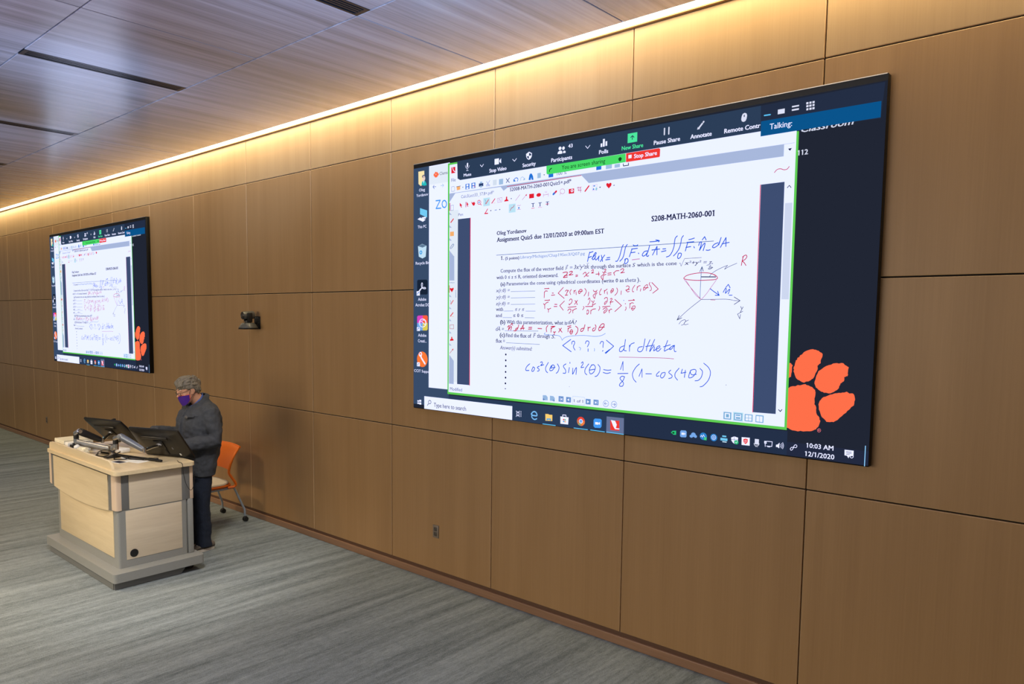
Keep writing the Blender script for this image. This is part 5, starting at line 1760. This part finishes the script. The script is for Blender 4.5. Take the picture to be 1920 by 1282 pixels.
k 9 43 6.1 1951,1195,1975,1197
k 9 43 6.1 1942,1182,1975,1184
k 9 43 6.0 2079,1276,2069,1260,2056,1214,2046,1188,2033,1170,2021,1169
k 9 43 6.0 2109,1275,2096,1258,2085,1212,2074,1186,2054,1168
k 9 43 6.0 2097,1176,2092,1153,2106,1151,2119,1167,2112,1182,2097,1181,2092,1174
k 9 43 5.9 2146,1244,2127,1194
k 9 43 5.9 2143,1244,2187,1246
k 9 43 5.9 2138,1220,2170,1222
k 9 43 5.9 2154,1270,2164,1264,2188,1264
k 9 43 5.9 2188,1269,2186,1264
k 9 43 5.9 2195,1215,2198,1211
k 9 43 5.8 2261,1226,2239,1222,2224,1202,2233,1193,2249,1201,2266,1223,2277,1260
k 9 43 5.8 2268,1226,2256,1197,2266,1190,2272,1197
k 9 43 5.7 2294,1229,2351,1233
k 9 43 5.7 2278,1283,2315,1283,2344,1286
k 9 43 5.7 2321,1292,2346,1286,2341,1279
z 9 43 5.7 2300,1197,2331,1251,2332,1197
k 9 49 4.2 2148,1173,2205,1177
k 9 52 6.0 1583,1107,1607,1111,1624,1107,1611,1090,1588,1074,1623,1076
k 9 52 6.0 1596,1085,1625,1089
k 9 52 5.9 1640,1110,1657,1115,1667,1110,1650,1097,1638,1089,1671,1092
k 9 52 5.4 1695,1086,1712,1087
k 9 52 5.4 1695,1077,1712,1079
k 9 52 5.3 1757,1092,1770,1102,1780,1103,1784,1089,1790,1078,1804,1078
k 9 52 5.3 1807,1102,1786,1086,1767,1072
k 9 52 5.2 1828,1111,1839,1120,1844,1115,1839,1103,1828,1097,1847,1098
k 9 52 5.2 1864,1088,1894,1089
k 9 52 5.2 1887,1103,1889,1077
k 9 52 5.1 1919,1102,1930,1094,1938,1102
k 9 52 5.2 1932,1095,1927,1085,1909,1073,1907,1067,1922,1049,1925,1070,1932,1080,1947,1084
k 9 52 5.1 1931,1116,1940,1120,1946,1114,1935,1103,1948,1098
k 9 52 5.1 1961,1091,1989,1093
k 9 52 5.1 1961,1080,1989,1081
k 9 52 5.1 2007,1094,2016,1075
k 9 52 5.1 2009,1090,2024,1104,2050,1106
k 9 52 5.0 2061,1110,2076,1118,2087,1111,2073,1095,2063,1090,2092,1093
k 9 43 5.7 2373,1232,2394,1232
k 9 43 5.7 2364,1215,2396,1220
k 9 43 5.6 2473,1308,2459,1294,2454,1266,2452,1244,2440,1211,2422,1187,2400,1180
k 9 43 5.5 2515,1307,2503,1291,2499,1264,2489,1231,2471,1204,2450,1184
k 9 43 5.5 2484,1198,2479,1176,2485,1166,2499,1175,2505,1194,2495,1200,2484,1197
k 9 43 5.5 2546,1264,2531,1211
k 9 43 5.5 2540,1263,2587,1265
k 9 43 5.5 2535,1233,2567,1236
k 9 43 5.4 2552,1280,2570,1282,2590,1287
k 9 43 5.4 2588,1235,2592,1227
k 9 43 5.4 2620,1240,2626,1256,2637,1261,2636,1242,2626,1210
k 9 43 5.4 2627,1210,2645,1239,2661,1252,2660,1238,2651,1207
k 9 43 5.3 2670,1209,2684,1207,2697,1210
k 9 43 5.3 2746,1249,2724,1242,2711,1227,2722,1221,2744,1233,2755,1251,2765,1279
k 9 43 5.3 2758,1256,2751,1236
k 9 43 5.2 2772,1241,2817,1247
z 9 43 5.4 2643,1273,2658,1291,2668,1271
z 9 43 5.2 2762,1220,2796,1277,2797,1224
k 9 52 4.5 2909,1162,2902,1134,2898,1107
k 9 52 4.5 2903,1156,2922,1167,2930,1157,2919,1141,2904,1133,2914,1123,2926,1106
k 9 48 2.8 2698,1047,2710,1063,2737,1081,2777,1099,2812,1111
k 9 48 2.7 2793,1088,2824,1104,2870,1121
k 9 48 2.8 2677,1116,2695,1119,2704,1113,2692,1104
k 9 48 2.8 2692,1104,2716,1103,2700,1092,2688,1096,2718,1101
z 9 48 2.7 2812,1111,2793,1088
k 9 46 3.5 2647,1109,2642,1054,2640,939,2641,912
z 9 48 3.8 2633,1079,2647,1109,2656,1082
k 9 52 4.4 2525,1042,2543,1057,2577,1066,2619,1071,2660,1072,2701,1067,2730,1057,2747,1045,2749,1034,2731,1028,2682,1026,2620,1026,2570,1030,2535,1036,2525,1042
k 9 52 4.3 2726,1058,2738,1051
z 9 48 5.9 2645,1047,2739,1044
k 9 51 2.6 2529,1034,2571,987,2602,955,2647,908
k 9 51 2.6 2540,1030,2580,975,2611,936,2645,910
k 9 51 2.5 2743,1025,2712,984,2681,942,2649,908
k 9 48 2.8 2647,908,2727,908,2808,908,2851,903
k 9 48 2.7 2855,901,2894,897
k 9 48 2.9 2645,906,2563,845,2490,782
k 9 48 2.9 2502,755,2518,774,2540,782,2548,776,2538,757,2545,751,2566,756
k 9 48 2.9 2567,781,2544,769,2534,753,2519,748
z 9 48 3.6 2860,921,2898,899,2862,877
z 9 48 3.9 2502,809,2488,780,2520,794
k 9 52 2.2 2711,905,2740,904
k 9 48 3.3 2903,865,2909,852
k 9 48 3.3 2918,862,2906,839,2902,828
z 9 48 3.0 2917,836,2885,819,2900,791,2903,817
k 9 43 4.7 2705,974,2725,959,2765,933
k 9 43 4.6 2790,950,2803,973,2809,967,2804,944,2825,965,2831,965,2822,940
k 9 43 4.6 2828,932,2847,932
z 9 43 4.6 2754,957,2765,932,2739,933
z 9 43 4.6 2805,978,2821,997,2833,976
k 9 52 5.7 1419,974,1417,932
k 9 52 5.6 1417,968,1429,981,1447,979
k 9 52 5.6 1419,998,1461,998
k 9 52 5.6 1455,1001,1458,998
k 9 52 5.6 1490,965,1502,964
k 9 52 5.6 1483,949,1514,951
k 9 52 5.5 1607,976,1619,984,1628,979,1621,963,1612,948
k 9 52 5.4 1636,983,1621,965
k 9 52 5.5 1606,947,1629,949
k 9 52 5.4 1659,988,1648,971,1654,952
k 9 52 5.4 1683,981,1683,959
k 9 52 5.4 1683,973,1698,982
k 9 52 5.4 1700,971,1702,950
k 9 52 5.3 1725,959,1721,971,1736,986,1751,984,1748,974,1729,957,1725,963
k 9 52 5.3 1723,972,1755,974
k 9 52 5.3 1775,992,1787,976,1782,958,1769,941
k 9 52 5.3 1808,967,1805,939
k 9 52 5.2 1846,980,1854,969,1867,972
k 9 52 5.2 1877,979,1863,957,1845,942,1859,923,1864,944,1878,962
k 9 52 5.2 1912,988,1898,965,1900,948,1911,950
k 9 52 5.2 1936,977,1938,956
k 9 52 5.1 1938,971,1959,985
k 9 52 5.1 1959,967,1962,950
k 9 52 5.1 1990,958,1988,970,2001,987,2010,981,2004,967,1991,958
k 9 52 5.1 1989,970,2009,974
k 9 52 5.1 2035,991,2042,975,2037,957,2021,941
z 9 52 5.5 1589,1003,1544,963,1598,926
z 9 52 5.5 1601,907,1560,874,1592,842
k 9 52 5.7 1412,889,1422,879,1424,853
k 9 52 5.6 1423,881,1437,894,1457,901
k 9 52 5.6 1423,913,1467,914
k 9 52 5.6 1465,918,1468,914
k 9 52 5.6 1448,852,1458,847,1458,827
k 9 52 5.6 1458,848,1480,856
k 9 52 5.6 1514,884,1536,883
k 9 52 5.6 1508,868,1536,868
k 9 52 5.4 1644,910,1653,920,1667,916,1665,897,1644,880,1642,888
k 9 52 5.4 1692,909,1704,900,1710,884,1715,883
k 9 52 5.4 1715,911,1689,883
k 9 52 5.4 1633,862,1704,867
k 9 52 5.4 1631,839,1643,850,1659,847,1655,831,1642,819
k 9 52 5.4 1674,844,1676,822
k 9 52 5.4 1674,837,1689,848,1708,853
k 9 52 5.3 1765,868,1771,859,1760,845
k 9 52 5.3 1805,914,1814,927,1820,914,1815,893,1802,878
k 9 52 5.3 1833,907,1843,897
k 9 52 5.2 1855,908,1841,877,1867,888
k 9 52 5.3 1784,867,1843,868
k 9 52 5.3 1838,870,1843,871
k 9 52 5.3 1796,834,1801,844,1811,837,1809,822,1798,813,1796,825
k 9 52 5.3 1829,841,1829,816
k 9 52 5.3 1829,836,1844,848,1868,851
k 9 52 5.2 1898,868,1902,856,1892,839
k 9 52 5.1 1937,919,1949,928,1962,924,1961,901,1942,881,1940,892,1955,904
k 9 52 5.1 1985,916,1994,922,2000,916,1986,898
k 9 52 5.1 1984,896,2009,899
k 9 52 5.1 1988,895,1988,881
k 9 52 5.2 1924,865,1985,869
k 9 52 5.2 1928,847,1942,856,1958,857,1961,841,1939,822,1936,832,1953,847
k 9 52 5.1 1975,844,1981,824
k 9 52 5.1 1980,838,1991,850,2000,847
z 9 52 5.1 2022,914,2075,873,2024,833
z 9 52 4.8 2300,1021,2348,978,2309,952
e 9 43 2092,907,3.1,2.7
e 9 52 2105,885,3.8,3.3
k 9 52 4.8 2109,864,2112,853,2104,840
k 9 52 4.7 2140,888,2140,855
k 9 52 4.7 2141,882,2154,891,2168,888
k 9 52 4.7 2128,906,2174,908
k 9 52 4.7 2165,913,2175,908
k 9 52 4.7 2152,850,2161,867,2178,870,2180,858,2162,841,2157,853,2172,855
k 9 52 4.7 2108,999,2120,1003,2132,995,2121,979,2111,974
k 9 52 4.7 2104,975,2136,981
k 9 52 4.7 2109,971,2121,963,2133,967
k 9 52 4.7 2174,1006,2157,982,2159,964,2167,964
k 9 52 4.7 2193,996,2191,972
k 9 52 4.7 2192,988,2202,1000,2215,1002
k 9 52 4.6 2220,982,2216,966
k 9 52 4.6 2241,971,2240,986,2255,1003,2268,1007,2267,991,2246,973
k 9 52 4.6 2242,987,2276,988
k 9 52 4.6 2287,1022,2281,1011,2296,991,2297,973,2287,968
k 9 52 4.8 2071,971,2069,946
k 9 52 6.8 1068,713,1079,723,1086,721,1076,691
k 9 52 6.7 1078,693,1099,716,1109,714,1100,692
k 9 52 6.7 1130,687,1151,686
k 9 52 6.7 1172,710,1153,704,1148,694,1163,696,1174,715,1178,732
k 9 52 6.6 1196,705,1235,708
k 9 52 6.5 1276,714,1306,715
k 9 52 6.5 1273,701,1305,703
k 9 52 6.4 1363,708,1399,707
k 9 52 6.4 1455,731,1441,712,1445,685
k 9 52 6.3 1486,715,1485,683
k 9 52 6.3 1486,705,1500,720,1512,720
k 9 52 6.3 1484,724,1521,726
k 9 52 6.3 1506,686,1515,682,1515,665
k 9 52 6.3 1515,683,1527,687
k 9 52 6.2 1557,711,1584,685
k 9 52 6.2 1578,714,1554,685
k 9 52 6.1 1637,715,1637,689
k 9 52 6.1 1637,708,1651,720,1663,719
k 9 52 6.1 1632,727,1662,732
k 9 52 6.1 1658,677,1653,689,1666,704,1678,694,1669,675,1658,675
k 9 52 6.1 1655,688,1676,690
k 9 52 6.1 1702,730,1722,714,1718,688,1703,669
k 9 52 6.0 1769,717,1749,710,1747,696,1758,694,1772,710,1782,741
k 9 52 6.0 1808,725,1809,699
k 9 52 5.9 1808,718,1828,725
k 9 52 5.9 1861,721,1847,711,1850,698,1867,707,1874,730,1867,742
k 9 52 5.8 1900,701,1897,717,1918,745,1937,749,1940,736,1916,708,1900,701
k 9 52 5.8 1905,724,1943,727
z 9 52 6.3 1096,724,1110,742,1119,727
z 9 52 6.2 1199,694,1221,730,1225,696
k 9 44 3.4 1433,678,1423,668,1449,663,1540,661,1570,652,1587,627
k 9 44 3.2 1587,627,1606,645,1658,659,1773,666,1862,662,1917,668,1952,684
z 9 43 5.7 1662,635,1592,590,1668,548
z 9 43 5.4 1961,638,2021,599,1958,547
k 9 43 5.7 1672,602,1674,619,1691,624,1697,610,1686,584,1701,561
k 9 43 5.6 1788,610,1796,627,1813,627,1819,614,1806,588
k 9 43 5.6 1812,574,1812,556
k 9 43 5.5 1910,612,1921,628,1937,624,1935,601,1935,587
k 9 43 5.5 1931,562,1936,567
k 9 43 5.4 1953,551,1990,576
k 9 44 3.6 1735,583,1749,576,1744,562
k 9 44 3.6 1864,578,1867,569,1864,560
k 9 43 6.2 1290,444,1261,420,1253,394,1284,394
k 9 43 6.1 1322,421,1310,393,1326,391,1338,414,1322,423
k 9 43 6.0 1382,431,1363,420,1382,406,1376,396,1364,393
k 9 43 6.0 1391,459,1406,464,1410,452,1394,436,1423,444
k 9 43 6.0 1465,462,1441,424,1445,398,1460,387
k 9 43 5.9 1499,437,1481,421,1481,404,1503,408,1523,433,1508,447,1487,434
k 9 43 5.9 1484,422,1527,430
k 9 43 5.9 1547,456,1563,431,1554,401,1538,387
k 9 43 5.8 1624,460,1601,442,1622,414,1620,393,1599,392
k 9 43 5.8 1654,435,1647,398
k 9 43 5.7 1659,473,1659,465
k 9 43 5.7 1684,432,1683,389
k 9 43 5.7 1687,392,1715,438,1713,389
k 9 43 5.6 1757,471,1769,481,1772,467,1755,441,1779,444
k 9 43 5.6 1820,469,1792,433,1790,405,1806,392
k 9 43 5.6 1845,464,1826,430,1835,400,1863,414,1876,447,1862,465,1845,461
k 9 43 5.6 1826,426,1873,435
k 9 43 5.5 1897,469,1914,449,1910,416,1891,390,1874,384
k 9 43 5.4 1944,436,1977,433,2004,437
k 9 43 5.4 1941,416,1970,411,1999,418
e 9 28 1657,298,2.3,1.9
z 9 43 4.9 2079,444,2097,499,2099,438
z 9 43 4.8 2223,406,2244,457,2246,401
k 9 43 5.3 2058,415,2138,421
k 9 43 5.3 2113,396,2092,399,2077,387,2082,376,2104,355,2099,334,2078,331,2075,344,2101,371,2111,394
k 9 43 5.2 2223,488,2196,463,2173,422,2181,387,2202,366
k 9 43 5.1 2273,426,2316,428
k 9 43 5.1 2373,447,2354,428,2354,415,2371,418
k 9 43 5.0 2392,439,2381,417,2393,405,2410,421,2414,442,2392,438
k 9 43 5.0 2454,460,2440,444,2464,426,2460,411,2441,405
k 9 43 4.9 2512,475,2487,444,2486,419,2504,399
k 9 43 4.9 2556,465,2551,419
k 9 43 4.8 2593,467,2582,437,2583,418,2610,428,2629,457,2622,473,2595,467,2591,450,2605,438,2632,444
k 9 43 4.8 2655,481,2672,463,2666,429,2647,407,2624,402
k 9 43 4.7 2679,515,2711,490,2725,458,2713,412,2679,374,2659,367
z 9 43 4.9 2535,470,2527,444,2561,452
k 9 43 5.3 2102,604,2074,592,2067,569,2083,565,2103,589,2112,647
k 9 43 5.3 2105,598,2103,575,2121,571
k 9 43 5.2 2144,610,2145,569
k 9 43 5.2 2144,594,2156,617,2181,627
k 9 43 5.2 2243,604,2215,597,2208,575,2229,569,2248,589,2261,655
k 9 43 5.1 2298,650,2277,603,2273,577
k 9 43 5.1 2267,605,2331,616
k 9 43 5.1 2332,653,2307,600,2298,573,2322,605,2332,601,2327,579,2342,588,2370,602,2368,613,2349,601,2347,582,2361,578,2380,596
k 9 43 5.0 2426,649,2407,599,2405,580,2419,587,2447,600
k 9 43 5.0 2397,607,2446,622
k 9 43 4.9 2468,618,2447,605,2442,592,2456,596,2475,620,2473,597,2478,580,2488,581
k 9 50 3.3 2066,527,2235,531,2406,535,2473,533
e 9 28 2829,390,2.1,2.0
"""
SW, SH, SD = 2.9898 * 1.22, 1.6919 * 1.22, 0.0425 * 1.22
_font_cache = {}


def text_mesh(txt, style):
    cu = bpy.data.curves.new('lettering', 'FONT')
    cu.body = txt
    cu.size = 1.0
    cu.resolution_u = 2
    o = bpy.data.objects.new('lettering', cu)
    COL.objects.link(o)
    dg = bpy.context.evaluated_depsgraph_get()
    me = bpy.data.meshes.new_from_object(o.evaluated_get(dg))
    bpy.data.objects.remove(o)
    bpy.data.curves.remove(cu)
    b = bmesh.new()
    b.from_mesh(me)
    bpy.data.meshes.remove(me)
    return b


def cap_height():
    if 'H' not in _font_cache:
        b = text_mesh('H', '')
        _font_cache['H'] = max(v.co.y for v in b.verts)
        b.free()
    return _font_cache['H']


def add_serifs(b):
    """Short bars on the flat ends of stems, as in a roman book face."""
    cap = cap_height()
    lv = (0.0, cap, 0.449, -0.23)
    todo = []
    for e in b.edges:
        if len(e.link_faces) != 1:
            continue
        p, q = e.verts[0].co, e.verts[1].co
        if abs(p.y - q.y) > 0.004:
            continue
        w = abs(p.x - q.x)
        if not 0.04 < w < 0.19:
            continue
        fy = e.link_faces[0].calc_center_median().y
        near = min(abs(p.y - t) for t in lv)
        if near < 0.02:
            todo.append((min(p.x, q.x), max(p.x, q.x), p.y, 1 if fy > p.y else -1))
    for x0, x1, y, sg in todo:
        top = sg < 0 and y > 0.3
        xl, xr = x0 - 0.065, x1 + (0.004 if top and y < 0.6 else 0.065)
        vs = [b.verts.new((x, yy, 0)) for x, yy in ((xl, y), (xr, y), (xr, y + sg * 0.042), (xl, y + sg * 0.042))]
        if sg < 0:
            vs.reverse()
        b.faces.new(vs)


def make_picture():
    bm = bmesh.new()
    mats = []
    for k in sorted(PAL):
        c = list(lin(PAL[k]))
        if min(PAL[k]) > 235:                        # the white of the panels is bluer than a camera can record
            c[2] = 1.25
        mats.append(emit('display_pixels', None, 1.0, linear=c))

    def face(pts, lay, mi):
        y = -0.0015 - 0.00025 * lay
        vs = [bm.verts.new((x / 1000, y, z / 1000)) for x, z in pts]
        f = bm.faces.new(vs)
        f.material_index = mi
        f.normal_update()
        if f.normal.y > 0:
            f.normal_flip()
        return f

    def stroke(pts, w, lay, mi):
        h = w / 2
        for (x0, z0), (x1, z1) in zip(pts, pts[1:]):
            d = math.hypot(x1 - x0, z1 - z0)
            if d < 1e-6:
                continue
            nx, nz = -(z1 - z0) / d * h, (x1 - x0) / d * h
            face([(x0 + nx, z0 + nz), (x0 - nx, z0 - nz), (x1 - nx, z1 - nz), (x1 + nx, z1 + nz)], lay, mi)
        for x, z in pts:
            face([(x + h * math.cos(a * PI / 4), z + h * math.sin(a * PI / 4)) for a in range(8)], lay, mi)
    for ln in PICTURE.strip('\n').split('\n'):
        kind, lay, mi, rest = ln.split(' ', 3)
        lay, mi = int(lay), int(mi)
        if kind in 'kz':
            w, nums = rest.split(' ', 1)
            n = [float(v) for v in nums.split(',')]
            pts = list(zip(n[::2], n[1::2]))
            if kind == 'k' and len(pts) > 2:
                pts = [(v.x, v.y) for v in catmull([(x, z, 0) for x, z in pts], 4)]
            stroke(pts, float(w), lay, mi)
        elif kind == 'r':
            x0, z0, x1, z1 = [float(v) for v in rest.split(',')]
            face([(x0, z0), (x1, z0), (x1, z1), (x0, z1)], lay, mi)
        elif kind == 'p':
            n = [float(v) for v in rest.split(',')]
            face(list(zip(n[::2], n[1::2])), lay, mi)
        elif kind == 'e':
            x, z, rx, rz = [float(v) for v in rest.split(',')]
            face([(x + rx * math.cos(a * PI / 12), z + rz * math.sin(a * PI / 12)) for a in range(24)], lay, mi)
        else:
            style, nums, txt = rest.split(' ', 2)
            x0, z0, wd, cap = [float(v) for v in nums.split(',')]
            b = text_mesh(txt, style)
            if style[0] == 'r' or style == 'm':
                add_serifs(b)
            for q, chx in enumerate(txt):                 # the flag of the figure one
                if chx == '1':
                    t1 = text_mesh(txt[:q + 1], style)
                    xr = max(v.co.x for v in t1.verts)
                    t1.free()
                    b.faces.new([b.verts.new((xr - dx, zz, 0)) for dx, zz in ((0.09, 0.682), (0.20, 0.615), (0.20, 0.535), (0.09, 0.59))])
            ital = style in ('ri', 'bi')
            if ital:
                for v in b.verts:
                    v.co.x += 0.21 * v.co.y
            xa, xb = min(v.co.x for v in b.verts), max(v.co.x for v in b.verts)
            sx, sz = wd / (xb - xa), cap / cap_height()
            y = -0.0015 - 0.00025 * lay
            wt = {'b': 0.075, 'bi': 0.07, 'sb': 0.045, 'rb': 0.085, 'r': 0.036, 'ri': 0.012, 's': 0.02}.get(style, 0) * cap      # weight of the letters
            for dx, dz in (((-0.5, -0.15), (0.5, -0.15), (-0.5, 0.15), (0.5, 0.15)) if wt else ((0, 0),)):
                for f in b.faces:
                    nf = bm.faces.new([bm.verts.new(((x0 + (v.co.x - xa) * sx + dx * wt) / 1000, y, (z0 + v.co.y * sz + dz * wt) / 1000)) for v in f.verts])
                    nf.material_index = mi
                    nf.normal_update()
                    if nf.normal.y > 0:
                        nf.normal_flip()
            b.free()
    bmesh.ops.triangulate(bm, faces=[f for f in bm.faces if len(f.verts) > 4])
    me = bpy.data.meshes.new('picture')
    bm.to_mesh(me)
    bm.free()
    for m in mats:
        me.materials.append(m)
    return me


def display(x, label):
    root = thing('wall_display', (x, -SD, 1.4885), label, 'screen', 'large displays on the panelled wall')
    return root


DZ = (1.866 - 0.6461) * 1.22
dl = thing('wall_display', (5.2899 * 1.22, -SD, DZ), 'large wall display nearest the camera showing a maths quiz page with handwriting', 'screen', 'displays on the panelled wall')
b = MB()
b.box(0, SW, 0, SD - 0.001, 0, SH, 'frame', 0.002)
o = b.build('cabinet', dl)
b = MB()
b.box(0, SW, -0.0012, 0.0002, SH - 0.0385, SH, 'frame')
o = b.build('top_bezel', dl, smooth=False)
b = MB()
b.box(0.0, SW - 0.004, -0.0026, 0.012, SH - 0.0035, SH + 0.0015, 'frame_edge', 0.0006)  # thin strip added as the highlight along the top edge
o = b.build('edge_highlight', dl, smooth=False)
pic = bpy.data.objects.new('picture', make_picture())
COL.objects.link(pic)
pic.parent = dl
d2 = copy_tree(dl)
d2.location.x = -1.9904 * 1.22
d2['label'] = 'small looking far wall display at the left, showing the same page above the lectern'
